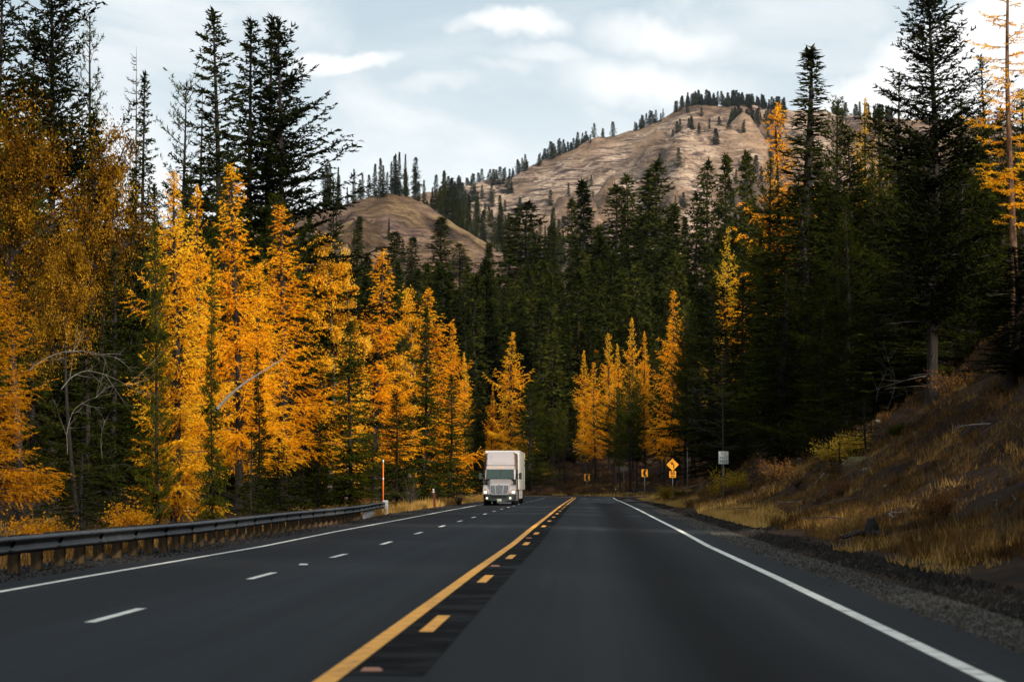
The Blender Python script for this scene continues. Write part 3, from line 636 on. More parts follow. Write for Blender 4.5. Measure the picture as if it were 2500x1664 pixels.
ALL = [
 # left of the road: tall dark trees behind
 ('firopen', 0, 10, -110, 300, 150, 'fir_tree', 'tall dark fir with broad boughs running out of the top left corner'),
 ('firopen', 3, 140, -130, 330, 140, 'fir_tree', 'tall sparse dark fir with a thick bare trunk above the bronze cottonwood'),
 ('pinethin', 0, 215, 38, 130, 145, 'pine_tree', 'slender ragged pine with a thin straight trunk right of the thick sparse fir'),
 ('snag', 0, 318, 108, 130, 165, 'dead_tree', 'grey dead treetop with bare curling twigs against the sky', ),
 ('fir', 1, 322, 160, 150, 160, 'fir_tree', 'dense green fir just below the grey dead treetop'),
 ('fir', 2, 60, 60, 240, 175, 'fir_tree', 'dark fir behind and right of the top left corner fir'),
 ('pinethin', 1, 425, 183, 130, 185, 'pine_tree', 'thin pine left of the tall fir clump with see-through crown'),
 ('snag', 1, 457, 195, 110, 188, 'dead_tree', 'half dead thin conifer directly left of the tall fir clump'),
 ('firopen', 1, 511, 12, 285, 175, 'fir_tree', 'tallest and leftmost fir of the clump above the golden larches'),
 ('firopen', 1, 568, 36, 270, 180, 'fir_tree', 'second fir from the left in the tall clump above the larches'),
 ('firopen', 1, 608, 30, 290, 184, 'fir_tree', 'third fir from the left in the tall clump above the larches'),
 ('firopen', 2, 645, 42, 370, 178, 'fir_tree', 'rightmost fir of the tall clump with long tiered boughs reaching right'),
 ('fir', 3, 770, 400, 110, 260, 'fir_tree', 'dark fir standing behind the right foot of the tall fir clump'),
 # left of the road: cottonwoods and larches
 ('cotton', 0, 50, 165, 400, 92, 'cottonwood_tree', 'large bronze cottonwood filling the left edge with fine leaves and dark trunk'),
 ('cotton', 1, 270, 245, 290, 100, 'cottonwood_tree', 'leaning bronze cottonwood between the left edge and the larches'),
 ('cotton', 1, 190, 470, 210, 84, 'cottonwood_tree', 'lower thin cottonwood with drooping twigs in front of the dark gap at left'),
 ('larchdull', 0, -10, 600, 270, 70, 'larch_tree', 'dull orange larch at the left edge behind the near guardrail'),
 ('larch', 2, 412, 383, 270, 93, 'larch_tree', 'brightest golden larch leftmost in the row with boughs down to the rail', .0),
 ('larch', 3, 461, 420, 140, 110, 'larch_tree', 'narrow golden larch just right of the brightest leftmost larch'),
 ('larch', 0, 553, 370, 250, 104, 'larch_tree', 'tallest golden larch below the fir clump with a pointed top'),
 ('larch', 1, 655, 466, 280, 116, 'larch_tree', 'broad golden larch right of the tallest larch with a visible dark trunk'),
 ('larch', 1, 600, 600, 170, 96, 'larch_tree', 'shorter golden larch in front of the tallest larch'),
 ('aspen', 0, 765, 520, 150, 176, 'aspen_tree', 'yellow leafy aspen rising behind the broad golden larch'),
 ('aspen', 1, 800, 545, 90, 180, 'aspen_tree', 'small yellow aspen touching the right side of the larger aspen'),
 ('larch', 3, 800, 640, 110, 188, 'larch_tree', 'slim golden larch directly beneath the yellow aspens'),
 ('larch', 0, 865, 568, 215, 200, 'larch_tree', 'golden larch with layered boughs above the orange snow pole'),
 ('aspen', 1, 938, 640, 100, 155, 'aspen_tree', 'greenish yellow aspen between the snow pole larch and the larch above the truck'),
 ('larch', 2, 990, 658, 190, 268, 'larch_tree', 'golden larch left of the truck with long boughs reaching towards it'),
 ('larch', 3, 1073, 808, 60, 200, 'larch_tree', 'small golden larch peeping out above the left side of the truck'),
 ('larch', 1, 1172, 762, 105, 262, 'larch_tree', 'lone golden larch standing in dark forest right above the truck'),
 ('larch', 3, 1040, 740, 100, 172, 'larch_tree', 'half hidden larch right of the long boughed larch left of the truck'),
 ('larch', 3, 1128, 880, 40, 270, 'larch_tree', 'tiny golden larch just left of the lone larch above the truck'),
 # greens in front
 ('pine', 3, 372, 500, 90, 80, 'pine_tree', 'dark pine with clumped needles overlapping the brightest leftmost larch'),
 ('green', 0, 492, 575, 60, 84, 'fir_tree', 'narrow dark fir wedged between the two leftmost larches'),
 ('green', 0, 600, 800, 75, 90, 'fir_tree', 'young dark fir in front of the shorter golden larch'),
 ('green', 1, 806, 735, 150, 106, 'pine_tree', 'bushy green pine between the broad larch and the snow pole larch'),
 ('green', 0, 975, 705, 110, 120, 'pine_tree', 'green pine growing through the snow pole larch on its right'),
 ('green', 0, 1035, 860, 100, 136, 'pine_tree', 'green pine at the foot of the larch left of the truck'),
 ('smallfir', 1, 580, 985, 140, 88, 'fir_tree', 'small dark fir behind the middle of the guardrail'),
 ('smallfir', 0, 190, 1010, 190, 74, 'fir_tree', 'small dark fir low behind the left end of the guardrail'),
 ('green', 1, 735, 950, 90, 100, 'pine_tree', 'young green pine low behind the far half of the guardrail'),
 ('green', 1, 640, 1000, 120, 90, 'pine_tree', 'low bushy pine beside the grass behind the guardrail'),
 ('green', 1, 1095, 900, 90, 185, 'pine_tree', 'green pine with low boughs right behind the truck on its left side'),
 ('pine', 3, 1220, 880, 120, 300, 'pine_tree', 'pale green pine above the truck trailer at the bend'),
 # right group beyond the bend
 ('larch', 3, 1346, 803, 60, 362, 'larch_tree', 'leftmost and shortest larch of the orange cluster behind the chevron signs'),
 ('larch', 1, 1368, 830, 66, 352, 'larch_tree', 'ragged larch second from left in the orange cluster behind the chevron signs'),
 ('larch', 0, 1402, 763, 68, 360, 'larch_tree', 'pointed larch in the middle of the orange cluster behind the chevron signs'),
 ('larch', 3, 1428, 788, 56, 357, 'larch_tree', 'larch joined to the right side of the middle larch of the orange cluster'),
 ('larch', 3, 1456, 728, 60, 350, 'larch_tree', 'slim tall larch right of the middle of the orange cluster'),
 ('larch', 3, 1484, 760, 56, 342, 'larch_tree', 'slim larch filling the gap between the cluster and the big feathery larch'),
 ('larch', 1, 1545, 665, 110, 300, 'larch_tree', 'big feathery orange larch above the yellow curve warning sign'),
 ('pine', 2, 1415, 890, 90, 342, 'pine_tree', 'dark pine in front of the middle of the orange larch cluster'),
 ('larchyellow', 0, 1667, 518, 85, 268, 'larch_tree', 'lemon yellow larch tip rising behind the dark fir with bare lower boughs'),
 ('fir', 0, 1632, 640, 190, 246, 'fir_tree', 'broad dark fir above and left of the do not pass sign'),
 ('fir', 1, 1672, 655, 190, 224, 'fir_tree', 'dark fir hiding the lower part of the lemon yellow larch'),
 ('fir', 2, 1710, 640, 170, 205, 'fir_tree', 'dark fir directly above the do not pass sign'),
 ('larch', 0, 1782, 243, 250, 222, 'larch_tree', 'tall orange larch leaning beside the dark spire fir on the right', -.04),
 ('pine', 3, 1772, 365, 150, 200, 'pine_tree', 'dark green pine covering the right half of the tall leaning larch'),
 ('firspire', 0, 1853, 105, 330, 186, 'fir_tree', 'dark fir with the narrow spire top standing highest right of the mountain'),
 ('fir', 1, 1852, 420, 230, 172, 'fir_tree', 'dark fir in front of the narrow spire fir'),
 ('pine', 2, 1915, 228, 170, 196, 'pine_tree', 'dark pine immediately right of the spire fir'),
 ('larchyellow', 0, 1990, 210, 130, 214, 'larch_tree', 'thin yellow larch showing between dark pines on the right', .02),
 ('pinethin', 0, 2078, 172, 120, 160, 'pine_tree', 'ragged green pine just left of the big nearby fir'),
 ('firopen', 3, 2140, -60, 330, 126, 'fir_tree', 'big nearby dark fir with its trunk foot on the steep bank at right'),
 ('pine', 1, 2262, 125, 150, 150, 'pine_tree', 'airy green pine between the big nearby fir and the pale trunk'),
 ('mast', 0, 2316, -160, 130, 120, 'larch_tree', 'tall larch with a pale orange trunk and short tufts at the right edge'),
 ('pine', 2, 2000, 480, 210, 180, 'pine_tree', 'dense pine below the thin yellow larch'),
 ('pine', 3, 2080, 400, 200, 170, 'pine_tree', 'dense pine left of the trunk of the big nearby fir'),
 ('pine', 0, 2240, 330, 200, 160, 'pine_tree', 'olive green pine right of the trunk of the big nearby fir'),
 ('pine', 3, 2330, 420, 220, 150, 'pine_tree', 'olive green pine at the right edge beneath the pale trunk'),
 ('pine', 3, 1895, 640, 180, 150, 'pine_tree', 'bushy dark pine in front of the trees above the middle of the right bank'),
 ('fir', 3, 1800, 600, 200, 160, 'fir_tree', 'dark fir left of the bushy dark pine on the right bank'),
 ('smallfir', 0, 1990, 900, 110, 116, 'fir_tree', 'young fir halfway up the right bank'),
 ('smallfir', 1, 1930, 1010, 110, 108, 'fir_tree', 'young fir with flat top low on the right bank'),
 ('smallfir', 0, 1885, 1010, 70, 126, 'fir_tree', 'smallest young fir low on the right bank beside the flat topped one'),
 ('smallfir', 1, 2345, 950, 120, 92, 'fir_tree', 'young fir cut by the right edge on the bank'),
 ('smallfir', 0, 2100, 1075, 60, 88, 'fir_tree', 'knee high green fir seedling among dry grass on the right bank'),
 ('firopen', 0, 1960, 300, 190, 178, 'fir_tree', 'tall dark fir between the thin yellow larch and the ragged pine'),
 ('pine', 3, 2030, 250, 170, 190, 'pine_tree', 'tall olive pine right behind the thin yellow larch'),
 ('fir', 3, 2120, 330, 200, 150, 'fir_tree', 'dark fir directly behind the trunk of the big nearby fir'),
 ('pine', 0, 2200, 225, 200, 142, 'pine_tree', 'tall olive pine between the big nearby fir and the airy pine'),
 ('fir', 2, 2290, 240, 210, 138, 'fir_tree', 'dark fir left of the pale orange trunk'),
 ('pine', 3, 2350, 200, 190, 134, 'pine_tree', 'dark pine cut by the right edge behind the pale orange trunk'),
 ('firopen', 2, 2330, 560, 420, 100, 'fir_tree', 'fir cut by the right edge whose black boughs hang over the bank'),
 ('fir', 0, 1740, 520, 170, 212, 'fir_tree', 'dark fir directly under the leaning orange larch'),
 ('fir', 3, 2010, 700, 230, 140, 'fir_tree', 'low spreading dark fir above the young fir halfway up the bank'),
 ('fir', 1, 2090, 640, 220, 138, 'fir_tree', 'dark fir left of the big nearby trunk with boughs down to the bank'),
 ('fir', 2, 1800, 780, 180, 168, 'fir_tree', 'short dark fir on the bank right of the do not pass sign'),
 ('pine', 3, 2230, 560, 240, 136, 'pine_tree', 'bushy pine on the top of the bank right of the big nearby trunk'),
 ('fir', 1, 1190, 860, 100, 385, 'fir_tree', 'dark fir right behind the truck trailer'), ('fir', 0, 1245, 900, 100, 378, 'fir_tree', 'dark fir at the bend just right of the truck'),
 ('fir', 3, 1290, 860, 110, 392, 'fir_tree', 'dark fir at the bend left of the orange larch cluster'), ('fir', 2, 1325, 930, 80, 380, 'fir_tree', 'short dark fir touching the left side of the orange larch cluster'),
 ('fir', 0, 700, 700, 150, 135, 'fir_tree', 'dark fir showing between the broad golden larch and the yellow aspen'), ('fir', 1, 520, 700, 130, 122, 'fir_tree', 'dark fir glimpsed between the brightest larch and the tallest larch'),
 ('fir', 3, 270, 560, 190, 92, 'fir_tree', 'black fir in the dark gap between the cottonwoods and the brightest larch'), ('fir', 0, 200, 720, 200, 86, 'fir_tree', 'low black fir in the dark gap behind the near guardrail'),
 ('green', 1, 915, 900, 110, 138, 'pine_tree', 'short green pine beside the snow pole larch'), ('fir', 0, 1050, 880, 90, 200, 'fir_tree', 'small dark fir between the truck and the long boughed larch'),
 ('fir', 2, 2050, 620, 150, 150, 'fir_tree', 'dark fir low behind the trunk of the big nearby fir'),
]
for a in ALL:
    explicit(*a[:8], tilt=a[8] if len(a) > 8 else 0.0)

# the middle forest tree by tree (tops read from the photograph)
MID = [(1017, 500, 80, 640), (950, 545, 60, 700), (908, 533, 60, 720), (821, 498, 50, 760), (1215, 466, 110, 560), (1173, 500, 60, 640), (1266, 520, 60, 640), (1316, 457, 50, 600),
       (1340, 419, 100, 520), (1410, 428, 90, 560), (1446, 405, 66, 600), (1518, 372, 90, 520), (1495, 400, 90, 560), (1552, 472, 90, 500), (1595, 445, 60, 560), (1628, 371, 60, 560), (1670, 357, 80, 470), (1713, 350, 70, 460),
       (1130, 560, 60, 600), (1060, 560, 50, 700), (1380, 520, 80, 480), (1250, 600, 90, 480), (1470, 500, 80, 480), (1575, 500, 50, 620)]
for i, (px, top, wpx, Y) in enumerate(MID):
    P = at(px * D, top * D, Y); z = gz(P.x, Y)
    place('far' if px != 1446 else 'far', i if px not in (1446, 1518, 1628) else 4, P.x, Y, P.z - z, wpx * D / 2 * Y / F * 1.5, 'conifer', 'dark conifer standing tall out of the forest below the bare mountain', group='tall conifers of the middle forest')

SK_M = [(600, 560), (870, 575), (1000, 590), (1080, 560), (1150, 600), (1250, 560), (1290, 640), (1350, 520), (1450, 540), (1560, 540), (1600, 560), (1700, 430), (1900, 400)]
SK_N = [(-50, 120), (250, 250), (340, 300), (420, 380), (520, 330), (700, 440), (760, 560), (900, 640), (1000, 720), (1100, 860), (1200, 900), (1300, 860), (1540, 760), (1600, 640), (1700, 560), (1800, 440), (1950, 360), (2100, 300), (2450, 330)]
def fill(n, ys_, pxr, sk, kinds, name, label, group, hr, seedo, mino=8, far=False, drop=260, wfac=.13):
    k = 0; tries = 0; pts = []
    while k < n and tries < n * 40:
        tries += 1
        Y = rng.uniform(*ys_); px = rng.uniform(*pxr); x = (px * D - 1250) / F * Y
        s_, o_ = road_so(np.array([x]), np.array([Y])); o_ = float(o_[0])
        if -13 - rng.random() * 3 < o_ < mino: continue
        if abs(float(s_[0]) - 222) < 7 and 5 < o_ < 45: continue
        if any((x - a) ** 2 + (Y - b_) ** 2 < (hr[0] * .13) ** 2 for a, b_ in pts): continue
        z = gz(x, Y); ytop = np.interp(px, [q[0] for q in sk], [q[1] for q in sk]) + abs(rng.normal(0, drop * .45)) + 12
        h = at(px * D, ytop * D, Y).z - z
        if h < hr[0]: continue
        h = min(h, hr[1] * rng.uniform(.75, 1.05)); pts.append((x, Y))
        kd, vr = kinds[rng.integers(len(kinds))]
        (place_far(kd, vr, x, Y, z, h, h * wfac * rng.uniform(.8, 1.2), label, group) if far else
         place(kd, vr, x, Y, h, h * wfac * rng.uniform(.8, 1.2), name or (kd[:3] + '_tree' if kd[:3] == 'fir' else 'pine_tree'), label.replace('conifer', kd[:4]), group=group.replace('conifers', kd[:4] + 's'), z=z))
        k += 1
    return k
ff = [('far', i) for i in range(5)]
c = []
FARPTS = []
c.append(fill(105, (372, 560), (560, 1960), SK_M, ff, 'conifer', 'dark conifer within the forest that climbs the slope beyond the bend', 'conifers of the forest beyond the bend', (12, 32), 0, mino=12, far=True))
c.append(fill(420, (380, 800), (540, 2000), SK_M, ff, None, None, None, (9, 32), 0, mino=10, far=True))
c.append(fill(10, (400, 560), (1060, 1700), [(0, 640), (2400, 640)], [('farlarch', 0)], 'larch_tree', 'small orange larch half hidden deep in the forest beyond the bend', 'half hidden larches beyond the bend', (10, 17), 0, mino=12))
c.append(fill(80, (108, 300), (-60, 1100), SK_N, [('fir', 0), ('fir', 1), ('fir', 2), ('fir', 3), ('pine', 2), ('pine', 0)], None, 'dark conifer standing in the shade behind the golden larches', 'dark conifers behind the larches', (9, 26), 0))
c.append(fill(26, (262, 380), (1180, 1640), SK_N, [('pine', 2), ('pinethin', 1), ('pine', 2), ('firopen', 0)], None, 'dark conifer with a bare lower trunk just outside the bend', 'conifers just outside the bend', (9, 22), 0, mino=13))
c.append(fill(110, (140, 330), (1600, 2480), SK_N, [('pine', 3), ('pine', 0), ('fir', 0), ('fir', 1), ('fir', 3), ('fir', 2)], None, 'dark green conifer within the dense stand on the right hand bank', 'conifers in the stand on the right bank', (8, 26), 0, mino=17, wfac=.165, drop=170))
print('FILL', c)


# trees on the hills
def ridge_trees(hf, Y, spans, hr, kind='tiny', dY=(0, 0), wf=.13, nvar=4):
    for (p0, p1, n) in spans:
        for i in range(n):
            px = rng.uniform(p0, p1); y = Y + rng.uniform(*dY); x = (px * D - 1250) / F * y
            z = float(hf(np.array([x]), np.array([y]))[0]); h = rng.uniform(*hr)
            FARPTS.append((kind, int(rng.integers(nvar)), x, y, z - .3, h, h * wf * rng.uniform(.7, 1.3)))
ridge_trees(mtn_h, 4000, [(1030, 1110, 20), (1110, 1215, 30), (1240, 1265, 7), (1265, 1345, 30), (1345, 1372, 9), (1385, 1392, 2), (1410, 1416, 1), (1455, 1530, 26), (1555, 1600, 18), (1600, 1700, 70), (1700, 1810, 80), (1920, 2060, 60)], (13, 27), dY=(-12, 40), wf=.25)
ridge_trees(mtn_h, 4000, [(1680, 1810, 70), (1555, 1600, 6), (1340, 1720, 20), (1150, 1330, 6)], (14, 28), dY=(-420, -40), wf=.27)
ridge_trees(mtn_h, 4000, [(1010, 1110, 80), (1110, 1180, 25)], (18, 34), dY=(-330, 0), wf=.23)
ridge_trees(hill_h, 1400, [(730, 790, 8), (795, 835, 4), (836, 900, 6), (905, 960, 8)], (14, 27), kind='far', dY=(-8, 14))
ridge_trees(hill_h, 1400, [(740, 1080, 14)], (7, 14), kind='far', dY=(-200, -40))
ridge_trees(hill2_h, 1700, [(960, 1100, 60), (1100, 1320, 90)], (20, 32), kind='far', dY=(-300, 30))

def scatter(name, pts, label, parent=None):                       # one object: far conifers set out with geometry nodes
    ng = bpy.data.node_groups.new(name, 'GeometryNodeTree')
    ng.interface.new_socket('Geometry', in_out='INPUT', socket_type='NodeSocketGeometry')
    ng.interface.new_socket('Geometry', in_out='OUTPUT', socket_type='NodeSocketGeometry')
    gi = ng.nodes.new('NodeGroupInput'); go_ = ng.nodes.new('NodeGroupOutput'); jn = ng.nodes.new('GeometryNodeJoinGeometry')
    me = bpy.data.meshes.new(name); me.vertices.add(len(pts)); me.vertices.foreach_set('co', np.array([p[2:5] for p in pts], np.float32).ravel())
    kinds = sorted({(p[0], p[1]) for p in pts}); kid = np.array([kinds.index((p[0], p[1])) for p in pts], np.int32)
    sc_ = np.array([(p[6] / PR[p[0]][p[1]]['R'], p[6] / PR[p[0]][p[1]]['R'], p[5] / PR[p[0]][p[1]]['H']) for p in pts], np.float32)
    a = me.attributes.new('kid', 'INT', 'POINT'); a.data.foreach_set('value', kid)
    a = me.attributes.new('scl', 'FLOAT_VECTOR', 'POINT'); a.data.foreach_set('vector', sc_.ravel())
    rt = np.zeros((len(pts), 3), np.float32); rt[:, 2] = rng.random(len(pts)) * 6.283
    a = me.attributes.new('rot', 'FLOAT_VECTOR', 'POINT'); a.data.foreach_set('vector', rt.ravel())
    o = obj(name, me); lk = ng.links.new
    def named(nm, ty):
        n = ng.nodes.new('GeometryNodeInputNamedAttribute'); n.data_type = ty; n.inputs['Name'].default_value = nm
        return [q for q in n.outputs if q.enabled][0]
    for i, (kd, v) in enumerate(kinds):
        key = (kd, v)
        if key not in joined:
            tmp = place_far1(kd, v, 0, 0, 0, 1, 1, 'x', 'x'); bpy.data.objects.remove(tmp)
        src = bpy.data.objects.new('conifer_source', joined[key])
        ob = ng.nodes.new('GeometryNodeObjectInfo'); ob.inputs['Object'].default_value = src
        eq = ng.nodes.new('FunctionNodeCompare'); eq.data_type = 'INT'; eq.operation = 'EQUAL'
        ia = [q for q in eq.inputs if q.enabled and q.type == 'INT']
        lk(named('kid', 'INT'), ia[0]); ia[1].default_value = i
        ip = ng.nodes.new('GeometryNodeInstanceOnPoints')
        lk(gi.outputs[0], ip.inputs['Points']); lk(eq.outputs[0], ip.inputs['Selection']); lk(ob.outputs['Geometry'], ip.inputs['Instance'])
        lk(named('rot', 'FLOAT_VECTOR'), ip.inputs['Rotation']); lk(named('scl', 'FLOAT_VECTOR'), ip.inputs['Scale'])
        lk(ip.outputs[0], jn.inputs[0])
    lk(jn.outputs[0], go_.inputs[0])
    md = o.modifiers.new('scatter', 'NODES'); md.node_group = ng
    tag(o, label, 'trees', kind='stuff'); return o
scatter('far_forest', [p for p in FARPTS if p[3] < 1000], 'mass of dark conifers filling the slope behind the bend')
scatter('hill_forest', [p for p in FARPTS if 1000 <= p[3] < 2500], 'small far conifers covering the brown hill and the dark slope beside it')
scatter('mountain_forest', [p for p in FARPTS if p[3] >= 2500], 'tiny far conifers along the ridge and flanks of the bare mountain')
#==OBJECTS==

# ------------------------------------------------------------------ guardrail on the left
M['galv'] = noisy('galvanised steel', [(0.3, (0.012, 0.0125, 0.013)), (0.6, (0.050, 0.052, 0.054))], 3, 6, 0.55, 0.25, bmp=0.1)
M['postwood'] = noisy('weathered guardrail timber', [(0.3, (0.014, 0.008, 0.004)), (0.5, (0.045, 0.026, 0.011)), (0.7, (0.14, 0.085, 0.036))], 4, 6, 0.9, sc=(1, 1, .3), bmp=0.4)
M['bolt'] = mat('dark bolts', (0.03, 0.03, 0.03), 0.5, 0.8)
def rail_o(s): return -8.05 - 0.95 * sst(100, 131, s)
gr_ = empty('guardrail', (float(road_pt(75, -8.05)[0]), 75, 0)); tag(gr_, 'long steel guardrail on timber posts along the left shoulder', 'guardrail')
def child(name, me, par, world=None, scale=None, label=None):
    o = obj(name, me, par)
    if world is not None: o.location = Vector(world) - Vector(par.location)
    if scale: o.scale = scale
    if label: o['label'] = label
    return o
prof = [(0, .43), (.035, .455), (.08, .475), (.085, .50), (.035, .545), (.01, .585), (.035, .625), (.085, .67), (.08, .695), (.035, .715), (0, .74)]
SP = 1.905
s0 = 129.5 - SP * 2 * 29
for k in range(29):
    a = s0 + k * 2 * SP; S_ = np.linspace(a, a + 2 * SP + .12, 5); rings = []
    for q, s_ in enumerate(S_):
        x, y, z = road_pt(s_, rail_o(s_)); off = .006 * (1 - q / 4)
        pr_ = [(d + off, h) for d, h in prof] + [(d + off - .006, h) for d, h in reversed(prof)]
        rings.append([(x + d - .04 - float(gr_.location.x), y - 75, float(z) - .09 + h) for d, h in pr_])
    child('rail_panel', Geo().loft(rings).mesh('rail_panel', M['galv']), gr_)
pw_ = Geo().box(-.1, .1, -.1, .1, -.5, .78).mesh('post', M['postwood'], bevel=.012)
blk = Geo().box(-.09, .09, -.09, .09, .42, .76).mesh('blockout', M['postwood'], bevel=.01)
M['galvpale'] = noisy('pale galvanised steel', [(0.3, (0.30, 0.32, 0.32)), (0.6, (0.50, 0.52, 0.52))], 3, 5, 0.5, 0.3)  # paler steel for the posts and head at the far end
ib = Geo().box(-.075, -.065, -.05, .05, -.4, .72).box(.065, .075, -.05, .05, -.4, .72).box(-.065, .065, -.005, .005, -.4, .72).mesh('steel_post', M['galvpale'])
bo = Geo()
for k in range(59):
    s_ = 129.2 - k * SP; x, y, z = [float(v) for v in road_pt(s_, rail_o(s_))]
    if k in (1, 2): continue
    jz = rng.normal(0, .02)
    if k <= 8: child('steel_post', ib, gr_, (x - .17, y, z - .12), label='galvanised steel post near the far end' if k == 3 else None)
    else: child('post', pw_, gr_, (x - .36 + rng.normal(0, .01), y, z - .12 + jz))
    child('blockout', blk if k > 8 else blk, gr_, (x - .15, y, z - .09))
    if k % 2 == 0:
        for dy in (-.1, .0, .1):
            for h in (.50, .67): bo.box(x + .04 - gr_.location.x, x + .058 - gr_.location.x, y + dy - .014 - 75, y + dy + .014 - 75, z - .09 + h - .014, z - .09 + h + .014)
bo_o = child('splice_bolts', bo.mesh('splice_bolts', M['bolt']), gr_); bo_o['kind'] = 'stuff'
x, y, z = [float(v) for v in road_pt(129.9, rail_o(130))]
child('end_head', Geo().box(-.12, .12, -.1, .55, .36, .8).box(-.14, .14, .55, .58, .33, .83).box(-.16, .1, -.2, -.1, .38, .78).mesh('end_head', M['galvpale'], bevel=.01), gr_, (x, y, z - .09), label='square impact head of the guardrail end')
for dx in (-.14, .1): child('end_post', Geo().box(-.05, .05, -.08, .08, -.4, .5).mesh('end_post', M['galvpale']), gr_, (x + dx, y - .1, z - .09))

# ------------------------------------------------------------------ posts and signs
M['orange'] = mat('orange post plastic', (0.80, 0.16, 0.02), 0.5); M['white'] = mat('white reflective', (0.75, 0.75, 0.72), 0.4)
M['brownpost'] = mat('brown red delineator', (0.13, 0.028, 0.014), 0.6); M['signpost'] = noisy('grey sign post', [(0.3, (0.10, 0.10, 0.09)), (0.7, (0.22, 0.22, 0.2))], 5, 4, 0.6, 0.4)
M['signback'] = mat('bare aluminium sign back', (0.13, 0.125, 0.11), 0.5, 0.5)
M['sy'] = mat('amber sign face', (0.95, 0.36, 0.015), 0.5); M['sk'] = mat('black sign ink', (0.008, 0.008, 0.008), 0.6); M['sw'] = mat('white sign face', (0.52, 0.54, 0.50), 0.5)
def cyl(r, z0, z1, k=10, m=0, g=None): return (g or Geo()).tubes([[(0, 0, z0), (0, 0, z1)]], [[r, r]], k, m)
def capped(r, z0, z1, k=12): return Geo().loft([[(r * math.cos(i * 6.2832 / k), r * math.sin(i * 6.2832 / k), z) for i in range(k)] for z in (z0, z1)])
def base_at(px, Y, dz=0): x = (px - 1250) / F * Y; return (x, Y, gz(x, Y) + dz)
sn_ = empty('snow_pole', base_at(936, 131)); tag(sn_, 'tall orange snow pole with white bands behind the far end of the guardrail', 'pole')
child('pole', capped(.030, -.3, 2.95).mesh('pole', M['orange'], smooth=True), sn_, sn_.location)
for za, zb in ((2.82, 3.0), (1.9, 2.03)): child('white_band', capped(.034, za, zb).mesh('white_band', M['white'], smooth=True), sn_, sn_.location)
dp = empty('delineator_post', base_at(1062, 162)); dp.rotation_euler = (0, -.07, 0); tag(dp, 'brown red roadside post with two white squares left of the truck', 'post')
obj('post', Geo().box(-.07, .07, -.02, .02, -.3, 1.38).mesh('post', M['brownpost'], bevel=.006), dp)
for za in (1.12, 1.27): obj('reflector', Geo().box(-.055, .055, -.03, -.021, za, za + .1).mesh('reflector', M['white']), dp)
dq = empty('delineator_post', base_at(1502.8, 300)); tag(dq, 'thin dark roadside marker with white tip at the outside of the bend', 'post')
obj('post', Geo().box(-.035, .035, -.02, .02, -.3, 1.15).mesh('post', M['bolt']), dq); obj('reflector', Geo().box(-.05, .05, -.03, -.021, 1.0, 1.2).mesh('reflector', M['white']), dq)

def rrect(wd, ht, r, n=4):
    P = []
    for cx, cy, a0 in ((wd / 2 - r, ht / 2 - r, 0), (-wd / 2 + r, ht / 2 - r, 90), (-wd / 2 + r, -ht / 2 + r, 180), (wd / 2 - r, -ht / 2 + r, 270)):
        for i in range(n + 1): a = math.radians(a0 + 90 * i / n); P.append((cx + r * math.cos(a), cy + r * math.sin(a)))
    return P
def text_mesh(txt, size, m, depth=.006, xs=1.0, name='lettering', off=.006):
    cu = bpy.data.curves.new('t', 'FONT'); cu.body = txt; cu.size = size; cu.align_x = 'CENTER'; cu.align_y = 'CENTER'; cu.extrude = depth / 2; cu.offset = off
    cu.resolution_u = 3; o = bpy.data.objects.new('t', cu); COL.objects.link(o); bpy.context.view_layer.update()
    me = bpy.data.meshes.new_from_object(o.evaluated_get(bpy.context.evaluated_depsgraph_get())); bpy.data.objects.remove(o)
    me.transform(Matrix.Rotation(math.pi / 2, 4, 'X') @ Matrix.Diagonal((xs, 1, 1, 1))); me.materials.clear(); me.materials.append(m); me.name = name; return me
def panel(par, name, poly, zc, m, y=-.05, th=.006, label=None):
    o = obj(name, Geo().prism(poly, 'y', -th / 2, th / 2).mesh(name, m), par, (0, y, zc))
    if label: o['label'] = label
    return o
def sign_post(par, h, r=.035): return obj('post', capped(r, -.4, h, 8).mesh('post', M['signpost'], smooth=True), par)
def rot45(w_): h = w_ / math.sqrt(2); return [(h, 0), (0, h), (-h, 0), (0, -h)]
def sign_at(name, px, py, Y, label):
    P = at(px, py, Y); zb = gz(P.x, Y); e = empty(name, (P.x, Y, zb)); tag(e, label, 'road sign'); return e, P.z - zb
def chevron(px, py, Y, w_, h_, label):
    e, zc = sign_at('chevron_sign', px, py, Y, label); sign_post(e, zc + h_ * .3)
    p = panel(e, 'sign_panel', rrect(w_, h_, .04), zc, M['sy']); a, b_ = w_ * .30, h_ * .46; t_ = w_ * .40
    poly = [(-a, 0), (a - t_ + .02, b_), (a + .02, b_), (-a + t_, 0), (a + .02, -b_), (a - t_ + .02, -b_)]
    obj('chevron_arrow', Geo().prism([poly[0], poly[3], poly[2], poly[1]], 'y', -.003, .003).prism([poly[0], poly[5], poly[4], poly[3]], 'y', -.003, .003).mesh('chevron_arrow', M['sk']), p, (0, -.008, 0))
chevron(1433, 1164.7, 322, .76, .92, 'amber chevron sign with black arrow pointing left, further left beyond the bend')
chevron(1573.8, 1154, 245, .64, .76, 'amber chevron sign with black arrow pointing left, nearer on the bank by the fallen log')
e, zc = sign_at('curve_warning_sign', 1642, 1133.5, 215, 'amber diamond sign with black left curve arrow above a small 50 MPH plate')
sign_post(e, zc + .3, .045)
p = panel(e, 'sign_panel', rot45(.78), zc, M['sy'])
q = panel(e, 'speed_plate', rrect(.60, .58, .04), zc - .86, M['sy'], label='small amber plate reading 50 MPH')
obj('lettering', text_mesh('50', .40, M['sk'], off=.012), q, (0, -.008, .09)); obj('lettering', text_mesh('MPH', .17, M['sk'], off=.006), q, (0, -.008, -.18))
g = Geo(); R_ = .30; wd = .095                                       # shaft bending to the left with an arrow head
